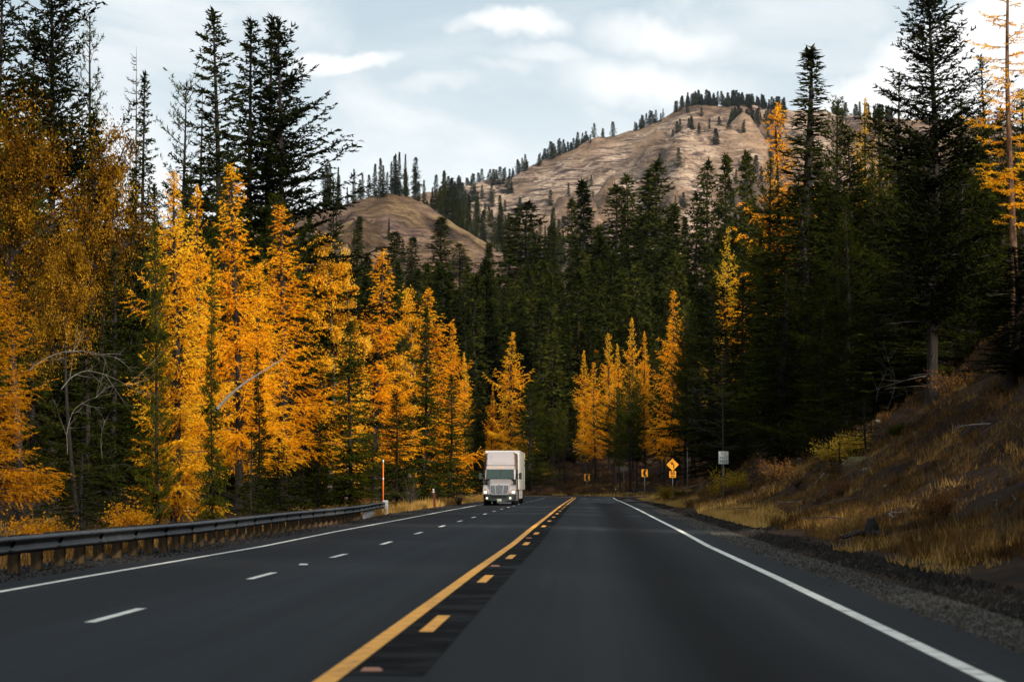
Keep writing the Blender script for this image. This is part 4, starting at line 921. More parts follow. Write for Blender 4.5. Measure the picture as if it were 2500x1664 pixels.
arc = [(.115 - R_ * (1 - math.cos(t_)), -.16 + R_ * math.sin(t_), t_) for t_ in np.linspace(0, .95, 8)]
pts = [(.115, -.34, 0)] + arc
lf = [(x - wd / 2 * math.cos(t_), z - wd / 2 * math.sin(t_)) for x, z, t_ in pts]; rt = [(x + wd / 2 * math.cos(t_), z + wd / 2 * math.sin(t_)) for x, z, t_ in pts]
for i in range(len(pts) - 1): g.prism([lf[i], rt[i], rt[i + 1], lf[i + 1]], 'y', -.003, .003)
ex, ez, et = pts[-1]; dx, dz = -math.sin(et), math.cos(et)
g.prism([(ex - .13 * math.cos(et), ez - .13 * math.sin(et)), (ex + .13 * math.cos(et), ez + .13 * math.sin(et)), (ex + dx * .2, ez + dz * .2)], 'y', -.003, .003)
obj('curve_arrow', g.mesh('curve_arrow', M['sk']), p, (0, -.008, 0))
e, zc = sign_at('do_not_pass_sign', 1766.3, 1116.5, 147, 'white rectangular sign reading DO NOT PASS on a thin post on the right verge')
sign_post(e, zc + .2, .03)
p = panel(e, 'sign_panel', rrect(.61, .77, .04), zc, M['sw'])
bd = Geo()
for (x0, x1, z0, z1) in ((-.285, .285, .35, .362), (-.285, .285, -.362, -.35), (-.285, -.273, -.35, .35), (.273, .285, -.35, .35)): bd.box(x0, x1, -.003, .003, z0, z1)
obj('border', bd.mesh('border', M['sk']), p, (0, -.008, 0))
for i, wv in enumerate(('DO', 'NOT', 'PASS')): obj('lettering', text_mesh(wv, .235, M['sk'], off=.002, xs=.92), p, (0, -.008, .225 - .225 * i))
e, zc = sign_at('road_sign', 1523, 1144, 270, 'small grey back facing sign on a thin post between the two chevrons'); sign_post(e, zc + .15, .03)
panel(e, 'sign_panel', rrect(.86, .44, .03), zc, M['signback'], y=.05)
pl = empty('marker_pole', base_at(1678, 198)); tag(pl, 'plain thin grey pole between the curve sign and the do not pass sign', 'pole')
obj('pole', capped(.032, -.3, at(1678, 1100.5, 198).z - pl.location.z).mesh('pole', M['signpost'], smooth=True), pl)
obj('pole_cap', capped(.04, at(1678, 1100.5, 198).z - pl.location.z, at(1678, 1100.5, 198).z - pl.location.z + .05).mesh('pole_cap', M['signpost']), pl)

# raised reflectors on the road
M['refl'] = mat('amber reflector', (0.45, 0.17, 0.08), 0.4); M['reflw'] = mat('white reflector', (0.5, 0.5, 0.46), 0.4)
for s_, o_, m_, lb in [(43.2, .24, M['refl'], 'amber road reflector between the two nearest yellow dashes past the long one'), (18.6, .24, M['refl'], 'amber road reflector at the bottom edge of the picture'),
                   (67.5, .24, M['refl'], 'amber road reflector further along the yellow dashes'), (45.3, -3.42, M['reflw'], 'white road reflector between the second and third white lane dashes')]:
    x, y, z = [float(v) for v in road_pt(s_, o_)]
    r_ = obj('road_reflector', Geo().loft([[(-.055, -.05, 0), (.055, -.05, 0), (.055, .05, 0), (-.055, .05, 0)], [(-.04, -.02, .02), (.04, -.02, .02), (.04, .02, .02), (-.04, .02, .02)]]).mesh('road_reflector', m_), None, (x, y, z + .009), (0, 0, -.0315), (1.5, 1.6, 1))
    tag(r_, lb, 'reflector')

# ------------------------------------------------------------------ the truck
M['paint'] = mat('champagne metallic truck paint', (0.50, 0.43, 0.40), 0.3, 0.5, 0.5)
M['paintside'] = M['paint']
M['chrome'] = mat('chrome', (0.75, 0.74, 0.74), 0.15, 1.0); M['plastic'] = mat('dark grey green plastic', (0.030, 0.036, 0.032), 0.5)
M['black'] = mat('black gap', (0.006, 0.006, 0.006), 0.7); M['rubber'] = mat('tyre rubber', (0.012, 0.012, 0.012), 0.85); M['rim'] = mat('wheel rim', (0.45, 0.45, 0.45), 0.3, 0.9)
M['trailer'] = noisy('white trailer panels', [(0.3, (0.60, 0.56, 0.47)), (0.7, (0.74, 0.71, 0.62))], 0.8, 4, 0.5)
def emis(name, col, st):
    m = mat(name, col, 0.3); b = m.node_tree.nodes['Principled BSDF']; b.inputs['Emission Color'].default_value = (*col, 1); b.inputs['Emission Strength'].default_value = st; return m
M['lamp'] = emis('lit headlight', (1.0, 0.86, 0.62), 1.1); M['lampglass'] = mat('headlight lens', (0.55, 0.42, 0.33), 0.15, 0.4, 0.6); M['amber'] = emis('amber marker lamp', (0.95, 0.42, 0.06), .35)
M['foglamp'] = emis('lit fog lamp', (1.0, 0.95, 0.7), 1.6)
gm = bpy.data.materials.new('windscreen glass'); gm.use_nodes = True; t = gm.node_tree; t.nodes.clear()
o_ = N(t, 'ShaderNodeOutputMaterial'); tr_ = N(t, 'ShaderNodeBsdfTransparent'); tr_.inputs[0].default_value = (.50, .72, .60, 1); gl = N(t, 'ShaderNodeBsdfPrincipled')
gl.inputs['Base Color'].default_value = (.025, .05, .038, 1); gl.inputs['Roughness'].default_value = .08; gl.inputs['Specular IOR Level'].default_value = 1.0
ms = N(t, 'ShaderNodeMixShader'); ms.inputs[0].default_value = .62; t.links.new(tr_.outputs[0], ms.inputs[1]); t.links.new(gl.outputs[0], ms.inputs[2]); t.links.new(ms.outputs[0], o_.inputs[0])
M['glass'] = gm
TY = 179.0; tx_ = at(1219, 1234, TY).x; tz_ = float(road_pt(TY, -5)[2])
T = empty('semi_truck', (tx_, TY, tz_), (0, 0, -.0315)); tag(T, 'champagne coloured semi truck with lit headlights and white trailer in the left lane', 'truck')
def tp(name, geo, m, bevel=0, smooth=False, par=None, label=None, loc=None):
    o = obj(name, geo.mesh(name, m, smooth=smooth, bevel=bevel), par or T, loc)
    if label: o['label'] = label
    return o
def ring(y, w_, zb, zt, ch): return [(-w_, y, zb), (w_, y, zb), (w_, y, zt - ch), (w_ - ch, y, zt), (-w_ + ch, y, zt), (-w_, y, zt - ch)]
hood = tp('hood', Geo().loft([ring(.10, .72, .8, 1.50, .08), ring(.45, .80, .8, 1.62, .12), ring(1.2, .90, .8, 1.80, .18), ring(1.95, .98, .8, 1.98, .22)]), M['paint'], .03)
for sx in (-1, 1):
    fl = [(.02, .82), (.05, 1.05), (.22, 1.24), (.6, 1.42), (1.2, 1.52), (1.75, 1.5), (1.9, .8), (1.62, .8), (1.55, 1.02), (1.3, 1.14), (1.0, 1.14), (.75, 1.0), (.62, .8)]
    tp('fender', Geo().prism(fl, 'x', sx * .70 if sx > 0 else -1.22, 1.22 if sx > 0 else -.70), M['paint'], .035)
    hl = tp('headlight', Geo().loft([[(sx * (.78 + a), -.01 + b_, c_) for a, b_, c_ in ((0, 0, .84), (.40, .06, .88), (.43, .10, 1.16), (.24, .06, 1.26), (.02, 0, .98))], [(sx * (.78 + a), .12 + b_, c_) for a, b_, c_ in ((0, 0, .84), (.40, .06, .88), (.43, .10, 1.16), (.24, .06, 1.26), (.02, 0, .98))]]), M['lampglass'])
    lens = Geo().loft([[(.11 * math.cos(i * .5236), 0, .10 * math.sin(i * .5236)) for i in range(12)], [(.11 * math.cos(i * .5236), .04, .10 * math.sin(i * .5236)) for i in range(12)]])
    tp('lamp', lens, M['lamp'], par=hl, loc=(sx * 1.03, -.0, .98))
    fg = Geo().loft([[(.075 * math.cos(i * .5236), 0, .06 * math.sin(i * .5236)) for i in range(12)], [(.075 * math.cos(i * .5236), .04, .06 * math.sin(i * .5236)) for i in range(12)]])
    tp('fog_light', fg, M['foglamp'], loc=(sx * .86 - .05, -.115, .54))
    mr_ = tp('mirror', Geo().box(-.11, .11, -.04, .12, 1.92, 2.42), M['plastic'], .03, loc=(sx * 1.50, 1.9, 0))
    tp('mirror_arm', Geo().tubes([[(0, .1, 2.3), (-sx * .32, .3, 2.32)], [(0, .1, 2.0), (-sx * .32, .3, 1.98)]], [[.018, .018]] * 2, 6), M['plastic'], par=mr_)
    tp('hood_mirror', Geo().box(-.06, .06, 0, .05, 1.62, 1.82).tubes([[(0, .03, 1.64), (-sx * .15, .1, 1.48)]], [[.012, .012]], 5), M['plastic'], loc=(sx * 1.18, .75, 0))
    tp('side_fairing', Geo().box(min(sx * 1.0, sx * 1.24), max(sx * 1.0, sx * 1.24), 2.0, 5.9, .32, 1.12), M['paint'], .04)
    for k in range(3): tp('step', Geo().box(min(sx * 1.05, sx * 1.27), max(sx * 1.05, sx * 1.27), 2.05, 2.4, .42 + .16 * k, .47 + .16 * k), M['chrome'])
    tp('exhaust_fairing', Geo().box(min(sx * 1.02, sx * 1.2), max(sx * 1.02, sx * 1.2), 5.55, 5.9, 1.15, 3.7), M['paint'], .03)
grl = tp('grille', Geo().prism([(-.60, .80), (.60, .80), (.69, .92), (.71, 1.47), (.60, 1.54), (-.60, 1.54), (-.71, 1.47), (-.69, .92)], 'y', .02, .12), M['chrome'], .02)
tp('grille_recess', Geo().prism([(-.55, .85), (.55, .85), (.63, .94), (.65, 1.45), (-.65, 1.45), (-.63, .94)], 'y', .012, .02), M['black'], par=grl)
for k in range(7): tp('slat', Geo().box(-.62, .62, -.012, .012, .905 + .078 * k, .935 + .078 * k), M['chrome'], par=grl)
for sx in (-1, 1): tp('grille_bar', Geo().loft([[(sx * .25 - .022, -.02, .86), (sx * .25 + .022, -.02, .86), (sx * .25 + .022, .01, .86), (sx * .25 - .022, .01, .86)], [(sx * .31 - .022, -.02, 1.45), (sx * .31 + .022, -.02, 1.45), (sx * .31 + .022, .01, 1.45), (sx * .31 - .022, .01, 1.45)]]), M['chrome'], par=grl)
tp('badge', Geo().loft([[(.12 * math.cos(i * .5236), 0, 1.50 + .032 * math.sin(i * .5236)) for i in range(12)], [(.12 * math.cos(i * .5236), .03, 1.50 + .032 * math.sin(i * .5236)) for i in range(12)]]), mat('grey badge', (.22, .22, .24), .3, .5), par=grl, loc=(0, -.005, 0))
bmp_ = tp('bumper', Geo().loft([[(-1.18, .25, z), (-1.0, 0, z), (-.6, -.1, z), (.6, -.1, z), (1.0, 0, z), (1.18, .25, z), (1.2, .55, z), (-1.2, .55, z)] for z in (.34, .56, .80)]), M['plastic'], .02)
tp('air_intake', Geo().prism([(-.55, .56), (.55, .56), (.66, .74), (-.66, .74)], 'y', -.112, -.102), M['black'], par=bmp_)
tp('licence_plate', Geo().prism(rrect(.33, .17, .02), 'y', -.01, .0), noisy('worn licence plate', [(0.4, (.18, .22, .16)), (0.55, (.62, .60, .48))], 14, 2, .5), par=bmp_, loc=(0, -.12, .40))
tp('skid_panel', Geo().box(-.05, .85, .35, .4, .13, .22), M['rim'])
cab = tp('cab', Geo().loft([[(-1.2, 1.9, z), (1.2, 1.9, z), (1.22, 5.6, z), (-1.22, 5.6, z)] for z in (.9, 1.93)] + [[(-1.16, 2.42, 2.66), (1.16, 2.42, 2.66), (1.22, 5.6, 2.66), (-1.22, 5.6, 2.66)]]), M['black'], .0)
tp('sleeper', Geo().loft([[(-1.2, 3.1, z), (1.2, 3.1, z), (1.2, 5.6, z), (-1.2, 5.6, z)] for z in (1.0, 3.9)]), mat('side panel paint darkened as shaded', (0.16, 0.10, 0.085), .3, .5), .06)  # truck paint browned for the shaded side: shade put into the colour
for sx in (-1, 1): tp('pillar', Geo().loft([[(sx * 1.04, 1.86, 1.93), (sx * 1.17, 1.92, 1.93), (sx * 1.19, 2.6, 1.93)], [(sx * 1.0, 2.34, 2.68), (sx * 1.13, 2.42, 2.68), (sx * 1.17, 2.9, 2.68)]]), M['paint'])
for sx in (-1, 1): tp('door', Geo().box(min(sx * 1.2, sx * 1.23), max(sx * 1.2, sx * 1.23), 1.95, 3.05, .95, 1.95), M['paint'], .01)
# cut the dark cab shell open behind the glass: the glass stands 4 cm proud of it
def pane(x0, x1): 
    f = lambda z: 1.80 + (z - 1.95) * .70
    return [[(x0, f(1.95), 1.95), (x1, f(1.95), 1.95), (x1, f(1.95) + .01, 1.95), (x0, f(1.95) + .01, 1.95)], [(x0 * .97, f(2.66), 2.66), (x1 * .97, f(2.66), 2.66), (x1 * .97, f(2.66) + .01, 2.66), (x0 * .97, f(2.66) + .01, 2.66)]]
ws = tp('windscreen', Geo().loft(pane(-1.03, -.012)).loft(pane(.012, 1.03)), M['glass'])
tp('windscreen_divider', Geo().loft(pane(-.012, .012)), M['black'], par=ws, loc=(0, -.012, 0))
tp('wiper', Geo().tubes([[(-.8, 1.77, 1.98), (-.1, 1.80, 2.02)], [(.1, 1.77, 1.98), (.85, 1.80, 2.03)]], [[.014, .01]] * 2, 5), M['black'])
tp('dashboard', Geo().box(-1.0, 1.0, 1.95, 2.05, 1.93, 2.0), mat('pale papers on dashboard', (.45, .55, .48), .7))
tp('brow', Geo().loft([[(-1.06, 2.26, 2.66), (1.06, 2.26, 2.66), (1.15, 3.2, 2.66), (-1.15, 3.2, 2.66)], [(-1.05, 2.32, 2.94), (1.05, 2.32, 2.94), (1.15, 3.2, 2.94), (-1.15, 3.2, 2.94)]]), M['paint'], .03)
for x_ in (-.86, -.19, 0, .19, .86): tp('marker_light', Geo().box(-.022, .022, -.02, .03, 2.75, 2.87), M['amber'], .006, loc=(x_, 2.26, 0))
rf = tp('roof_fairing', Geo().loft([[(-1.03, 2.36, 2.95), (1.03, 2.36, 2.95), (1.13, 3.3, 2.95), (-1.13, 3.3, 2.95)], [(-1.02, 2.62, 3.5), (1.02, 2.62, 3.5), (1.12, 3.8, 3.5), (-1.12, 3.8, 3.5)],
      [(-1.0, 3.1, 3.9), (1.0, 3.1, 3.9), (1.08, 4.4, 3.9), (-1.08, 4.4, 3.9)], [(-.93, 3.5, 4.0), (.93, 3.5, 4.0), (.95, 5.0, 4.0), (-.95, 5.0, 4.0)]]), M['paint'], .05)
tp('fairing_panel', Geo().loft([[(-.52, 2.42, 3.12), (.58, 2.42, 3.12), (.58, 2.6, 3.12), (-.52, 2.6, 3.12)], [(-.68, 2.50, 3.28), (.72, 2.50, 3.28), (.72, 2.7, 3.28), (-.68, 2.7, 3.28)], [(-.72, 2.62, 3.55), (.76, 2.62, 3.55), (.76, 2.9, 3.55), (-.72, 2.9, 3.55)], [(-.74, 2.98, 3.84), (.78, 2.98, 3.84), (.78, 3.2, 3.84), (-.74, 3.2, 3.84)]]), M['paint'], .012, par=rf)
trl = tp('trailer', Geo().box(-1.3, 1.3, 6.3, 22.3, 1.15, 4.12), M['trailer'], .03)
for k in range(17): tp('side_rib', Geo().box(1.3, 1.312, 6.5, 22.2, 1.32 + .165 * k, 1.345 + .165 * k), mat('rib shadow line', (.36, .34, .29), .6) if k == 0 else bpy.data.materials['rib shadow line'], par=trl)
tp('top_rail', Geo().box(-1.31, 1.315, 6.28, 22.3, 4.04, 4.13), M['trailer'], par=trl)
tp('side_lettering', Geo().box(1.313, 1.319, 20.2, 21.4, 3.42, 3.66).box(1.313, 1.319, 20.3, 21.3, 3.0, 3.3), M['plastic'], par=trl)
tp('side_skirt', Geo().box(1.2, 1.24, 9.5, 17.5, .45, 1.13).box(-1.24, -1.2, 9.5, 17.5, .45, 1.13), M['trailer'], .01)
def wheel(x, y):
    k = 20; prof_ = [(-.15, .30), (-.15, .46), (-.11, .505), (.11, .505), (.15, .46), (.15, .30)]
    R_ = [[(h, r * math.cos(i * 2 * math.pi / k), r * math.sin(i * 2 * math.pi / k)) for i in range(k)] for h, r in prof_]
    e_ = tp('tyre', Geo().loft(R_, cap=False), M['rubber'], loc=(x, y, .505))
    tp('rim', Geo().loft([[(h, r * math.cos(i * 2 * math.pi / k), r * math.sin(i * 2 * math.pi / k)) for i in range(k)] for h, r in ((-.12, .3), (-.05, .16), (.05, .16), (.12, .3))]), M['rim'], par=e_)
for x_, y_ in ((-1.04, 1.15), (1.04, 1.15), (-1.06, 6.6), (1.06, 6.6), (-1.06, 7.9), (1.06, 7.9), (-1.08, 18.8), (1.08, 18.8), (-1.08, 20.1), (1.08, 20.1)): wheel(x_, y_)
tp('chassis', Geo().box(-.45, .45, .6, 9, .55, .9), M['black']); tp('trailer_landing_gear', Geo().box(-.5, -.38, 9, 9.2, .3, 1.15).box(.38, .5, 9, 9.2, .3, 1.15), M['black'])

# the driver behind the glass
def skin_person():
    P = {'pel': (0, 0, 0), 'bel': (0, 0, .2), 'che': (0, .02, .42), 'nk': (0, .01, .58), 'hd': (0, -.02, .72), 'cr': (0, 0, .80),
         'shl': (-.19, .01, .5), 'ell': (-.30, -.2, .32), 'wrl': (-.20, -.42, .42), 'hal': (-.18, -.49, .44), 'shr': (.19, .01, .5), 'elr': (.32, -.18, .30), 'wrr': (.20, -.42, .38), 'har': (.18, -.49, .40),
         'kl': (-.14, -.45, .06), 'fl': (-.14, -.55, -.35), 'kr': (.14, -.45, .06), 'fr': (.14, -.55, -.35)}
    R_ = dict(pel=.15, bel=.15, che=.17, nk=.06, hd=.095, cr=.08, shl=.08, ell=.05, wrl=.032, hal=.04, shr=.08, elr=.05, wrr=.032, har=.04, kl=.08, fl=.05, kr=.08, fr=.05)
    E = [('pel', 'bel'), ('bel', 'che'), ('che', 'nk'), ('nk', 'hd'), ('hd', 'cr'), ('che', 'shl'), ('shl', 'ell'), ('ell', 'wrl'), ('wrl', 'hal'), ('che', 'shr'), ('shr', 'elr'), ('elr', 'wrr'), ('wrr', 'har'), ('pel', 'kl'), ('kl', 'fl'), ('pel', 'kr'), ('kr', 'fr')]
    ks = list(P); me = bpy.data.meshes.new('body'); me.from_pydata([P[k] for k in ks], [(ks.index(a), ks.index(b_)) for a, b_ in E], [])
    o = bpy.data.objects.new('body', me); COL.objects.link(o); md = o.modifiers.new('s', 'SKIN'); o.modifiers.new('d', 'SUBSURF').levels = 2
    for i, k in enumerate(ks): me.skin_vertices[0].data[i].radius = (R_[k], R_[k]); me.skin_vertices[0].data[i].use_root = (k == 'pel')
    bpy.context.view_layer.update(); m2 = bpy.data.meshes.new_from_object(o.evaluated_get(bpy.context.evaluated_depsgraph_get())); bpy.data.objects.remove(o)
    m2.materials.clear(); m2.materials.append(mat('tan work shirt', (.42, .30, .20), .9)); m2.materials.append(mat('skin', (.45, .26, .18), .6))
    for f in m2.polygons:
        c_ = f.center; f.material_index = 1 if (c_.z > .57 or c_.y < -.38 and c_.z > .3) else 0; f.use_smooth = True
    return m2
M3 = Matrix.Translation(Vector((tx_, TY, tz_))) @ Matrix.Rotation(-.0315, 4, 'Z')
dl = M3 @ Vector((.48, 2.62, 1.72))
dr = empty('person', dl, (0, 0, -.0315)); tag(dr, 'driver in a tan shirt holding the wheel behind the truck windscreen', 'person')
obj('body', skin_person(), dr); sc_ = 1.0
obj('cap', Geo().loft([[(r * math.cos(i * .5236), -.0 + r * 1.1 * math.sin(i * .5236), z) for i in range(12)] for r, z in ((.105, .76), (.10, .82), (.06, .87))]).box(-.08, .08, -.2, -.08, .765, .775).mesh('cap', M['plastic']), dr)
for sx in (-1, 1): obj('eye', Geo().box(-.012, .012, -.004, .004, -.008, .008).mesh('eye', M['black']), dr, (sx * .035, -.118, .725))
obj('nose', Geo().loft([[(-.014, 0, 0), (.014, 0, 0), (0, .02, .05)], [(-.008, -.02, .0), (.008, -.02, 0), (0, 0, .045)]]).mesh('nose', bpy.data.materials['skin']), dr, (0, -.112, .68))
stw = [(.2 * math.cos(a), 0, .2 * math.sin(a)) for a in np.linspace(0, 6.283, 21)]
tp('steering_wheel', Geo().tubes([stw], [[.014] * 21], 6), M['black'], loc=(.48, 2.14, 2.1)).rotation_euler = (.6, 0, 0)

# ------------------------------------------------------------------ grass, shrubs, logs, stones
def grass(name, label, s0, s1, o0, o1, dens, h, m, wd=.03, patch=.4, psc=.25, seed=0, fade=None, maxn=160000):
    A = (s1 - s0) * (o1 - o0); n = int(min(A * dens, maxn))
    S_ = rng.uniform(s0, s1, n); O_ = o0 + (o1 - o0) * rng.random(n) ** 1.15
    keep = fbm(S_ * psc * .6, O_ * psc, 3, seed) > (-.35 + patch * .6)
    dr_ = (np.abs(S_ - 222) < 5.5) & (O_ > 5) & (O_ < 60); keep &= ~dr_
    S_, O_ = S_[keep], O_[keep]; x, y, _ = road_pt(S_, O_); z = ground(x, y); n = len(x)
    hh = h * rng.uniform(.45, 1.25, n) * (1 + .8 * np.clip(fbm(x * .5, y * .5, 2, seed + 2), -.5, .5))
    bl_ = 2; b0 = np.repeat(np.stack([x, y, z - .03], 1), bl_, 0) + rng.normal(0, .05, (n * bl_, 3)) * [1, 1, 0]
    d = nrm(np.stack([rng.normal(0, .33, n * bl_), rng.normal(0, .33, n * bl_), np.ones(n * bl_)], 1))
    g = Geo().spikes(b0, d, np.repeat(hh, bl_) * rng.uniform(.7, 1.1, n * bl_), wd * rng.uniform(.7, 1.3, n * bl_))
    o = obj(name, g.mesh(name, m)); tag(o, label, 'grass', kind='stuff')
grass('dry_grass', 'golden dry grass along the left shoulder behind the truck and guardrail end', 118, 300, -15, -8.9, 30, .62, M['drygrass'], wd=.045, patch=.1, seed=1)
grass('dry_grass', 'sparse dry grass behind the guardrail', 30, 125, -24, -9.6, 14, .55, M['browngrass'], wd=.035, patch=.35, seed=2)
grass('dry_grass', 'strip of golden grass at the foot of the right bank', 85, 236, 7.7, 9.6, 34, .40, M['drygrass'], wd=.04, patch=.5, psc=.15, seed=5)
grass('dry_grass', 'golden grass tufts along the near right shoulder', 40, 72, 7.6, 8.8, 30, .28, M['drygrass'], wd=.02, patch=.72, psc=.3, seed=6)
grass('brown_grass', 'brown dead grass and brush covering the right bank', 26, 235, 8.3, 44, 34, .38, M['browngrass'], wd=.03, patch=.30, psc=.5, seed=7, maxn=240000)
grass('brown_grass', 'brown undergrowth on the slope outside the bend', 236, 392, 9, 34, 9, .55, M['browngrass'], wd=.07, patch=.3, seed=8)
grass('dry_grass', 'dry grass on the outside of the bend', 232, 330, 7.5, 12, 16, .4, M['drygrass'], wd=.05, patch=.5, seed=9)

def shrub(stems, h, spread, leaf, nleaf, fol, wood=None):
    g = Geo(); sN = np.linspace(0, 1, 6); a = rng.random(stems) * 6.283; r = spread * rng.uniform(.3, 1, stems); hh = h * rng.uniform(.5, 1.1, stems)
    P = np.zeros((stems, 6, 3)); P[..., 0] = np.cos(a)[:, None] * r[:, None] * sN ** 1.3; P[..., 1] = np.sin(a)[:, None] * r[:, None] * sN ** 1.3; P[..., 2] = hh[:, None] * (sN - .22 * sN ** 3)
    P[:, 1:, :2] += rng.normal(0, .03 * h, (stems, 5, 2)); g.tubes(P, .012 * (1.15 - sN)[None] * np.ones((stems, 1)), 3, 0)
    st_ = g.mesh('stems', wood or M['log'])
    j = rng.integers(0, stems, nleaf); q = rng.uniform(.3, 1, nleaf); k = np.minimum((q * 5).astype(int), 4); fr = (q * 5 - k)[:, None]
    c = P[j, k] * (1 - fr) + P[j, k + 1] * fr + rng.normal(0, .07 * h, (nleaf, 3))
    return st_, (Geo().leaves(c, leaf * rng.uniform(.6, 1.4, nleaf), leaf * .6, 0).mesh('foliage', fol) if nleaf else None)
SH = {'yellow': [shrub(60, 1.5, .9, .07, 2600, M['shrub_yellow']), shrub(40, 1.2, .8, .07, 1500, M['shrub_yellow'])],
      'rust': [shrub(60, 1.2, 1.0, .06, 1500, M['shrub_rust']), shrub(70, 1.0, 1.2, .06, 700, M['shrub_rust']), shrub(50, 1.5, .8, .07, 1200, M['shrub_rust'])],
      'gold': [shrub(50, 1.8, 1.1, .09, 2600, M['larch_dull'])],
      'bare': [shrub(60, 1.6, 1.2, .05, 60, M['shrub_rust']), shrub(45, 2.2, 1.0, .05, 40, M['shrub_rust'])],
      'green': [shrub(70, 1.3, 1.1, .08, 3000, M['pine'])]}
def put_shrub(kind, v, x, y, sc, label, group=None, z=None):
    st_, fo = SH[kind][v % len(SH[kind])]; e = empty('shrub', (x, y, (gz(x, y) if z is None else z) - .05), (0, 0, rng.random() * 6.28)); e.scale = (sc, sc, sc * rng.uniform(.85, 1.1))
    obj('stems', st_, e)
    if fo: obj('foliage', fo, e)
    tag(e, label, 'shrub', group)
for px, Y, k, v, sc, lb in [(1626, 211, 'yellow', 0, 1.15, 'bright yellow green bush in front of the curve warning sign post'), (1772, 160, 'yellow', 1, 1.7, 'yellow shrub behind the do not pass sign post'),
        (1800, 155, 'yellow', 0, 1.2, 'yellow shrub up the bank right of the do not pass sign'), (1745, 166, 'yellow', 1, .9, 'small yellow shrub left of the do not pass sign post'),
        (2030, 120, 'yellow', 1, 1.5, 'yellow shrub beside the young fir halfway up the right bank'), (1895, 140, 'rust', 0, 1.6, 'rust brown shrub on the right bank above the fallen branches'),
        (2080, 118, 'yellow', 0, 1.1, 'small yellow shrub right of the young firs on the bank'), (2330, 118, 'rust', 0, 1.8, 'rusty leaved shrub uphill of the big fir trunk'),
        (310, 78, 'gold', 0, .9, 'small orange bush directly behind the near guardrail'), (100, 60, 'gold', 0, .8, 'orange bush glimpsed under the left end of the guardrail'),
        (640, 118, 'green', 0, 1.2, 'low green bush behind the middle of the guardrail'), (880, 150, 'rust', 2, 1.3, 'brown shrub at the edge of the wood behind the snow pole'),
        (1000, 175, 'bare', 1, 1.2, 'leafless brush at the edge of the wood left of the brown red post'), (1120, 190, 'bare', 0, 1.3, 'leafless brush right beside the rear of the truck')]:
    put_shrub(k, v, (px - 1250) / F * Y, Y, sc, lb)
def scatter_shrubs(n, sr, orr, kinds, sc, label, group):
    for i in range(n):
        s_ = rng.uniform(*sr); o_ = rng.uniform(*orr)
        if abs(s_ - 222) < 6 and 0 < o_ < 40: continue
        x, y, _ = [float(v) for v in road_pt(s_, o_)]; k, v = kinds[rng.integers(len(kinds))]
        put_shrub(k, v, x, y, rng.uniform(*sc), label, group)
scatter_shrubs(150, (30, 215), (9.2, 36), [('rust', 0), ('rust', 1), ('rust', 2), ('bare', 0), ('bare', 1), ('rust', 1), ('green', 0)], (.35, 1.0), 'low rusty brown shrub on the brown right bank', 'brown shrubs on the right bank')
scatter_shrubs(40, (95, 260), (-24, -14.5), [('bare', 0), ('bare', 1), ('rust', 1), ('green', 0), ('rust', 2)], (.8, 1.5), 'brown brush at the edge of the wood beyond the guardrail', 'brush along the left edge of the wood')
scatter_shrubs(24, (240, 380), (11, 32), [('rust', 0), ('bare', 0), ('rust', 2), ('yellow', 1)], (.8, 1.5), 'low brown shrub on the slope outside the bend', 'shrubs outside the bend')

def log_mesh(l, r, m, stubs=7, curve=.04):
    sN = np.linspace(0, 1, 9); P = np.stack([sN * l, curve * l * np.sin(sN * 3), .01 * l * np.sin(sN * 5)], 1); g = Geo().tubes(P, r * (1 - .65 * sN), 8)
    for i in range(stubs):
        k = rng.integers(1, 8); d = nrm(rng.normal(size=3) + [.4, 0, .3]); e_ = P[k] + d * rng.uniform(.3, .9) * l * .12
        g.tubes([[P[k], (P[k] + e_) / 2 + rng.normal(0, .02, 3), e_]], [[r * .3, r * .2, r * .08]], 4)
    return g.mesh('fallen_log', m, smooth=True)
def twiggy(l=4., r=.013, n=9, curve=.12):
    sN = np.linspace(0, 1, 12); P = np.stack([sN * l, curve * l * np.sin(sN * 2.6) + np.cumsum(rng.normal(0, .02, 12)), curve * .8 * l * np.sin(sN * 3.1)], 1); g = Geo().tubes(P, r * (1.05 - .8 * sN), 5)
    for i in range(n):
        k = rng.integers(2, 11); d = nrm(np.array([1., 0, 0]) + rng.normal(0, .55, 3)); l2 = l * rng.uniform(.12, .34); t_ = np.linspace(0, 1, 7)[:, None]
        Q = P[k] + l2 * (d * t_ + nrm(rng.normal(size=3)) * .35 * t_ ** 2); g.tubes(Q, r * .6 * (1.05 - .9 * t_[:, 0]), 4)
        for j in range(3): k2 = rng.integers(2, 6); d2 = nrm(d + rng.normal(0, .6, 3)); g.tubes([Q[k2], Q[k2] + d2 * l2 * .2, Q[k2] + d2 * l2 * .38 + [0, 0, .02]], [r * .3, r * .24, r * .1], 3)
    return g.mesh('bare_branch', M['barkgrey'], smooth=True)
TWG = [twiggy(), twiggy(curve=.2), twiggy(n=5, curve=.16, r=.015)]
LG = [log_mesh(7, .12, M['log']), log_mesh(5, .06, M['barkgrey'], 10), log_mesh(9, .13, M['log'], 5), log_mesh(4, .035, M['barkgrey'], 12, .12)]
def ang_log(i, px, py, px2, py2, Y, Y2, label, name='fallen_log'):
    def hit(px, Y): x = (px - 1250) / F * Y; return Vector((x, Y, gz(x, Y) + .15))
    A, B = (hit(px, Y), hit(px2, Y2)) if py is None else (at(px, py, Y), at(px2, py2, Y2))
    d = B - A; o = obj(name, TWG[len(label) % 3] if name == 'bare_branch' else LG[i], None, A); o.rotation_euler = d.to_track_quat('X', 'Z').to_euler(); base = 4 if name == 'bare_branch' else [7, 5, 9, 4][i]; o.scale = (d.length / base,) * 3 if py is not None else (d.length / base, 1, 1)
    tag(o, label, 'log' if name == 'fallen_log' else 'branch')
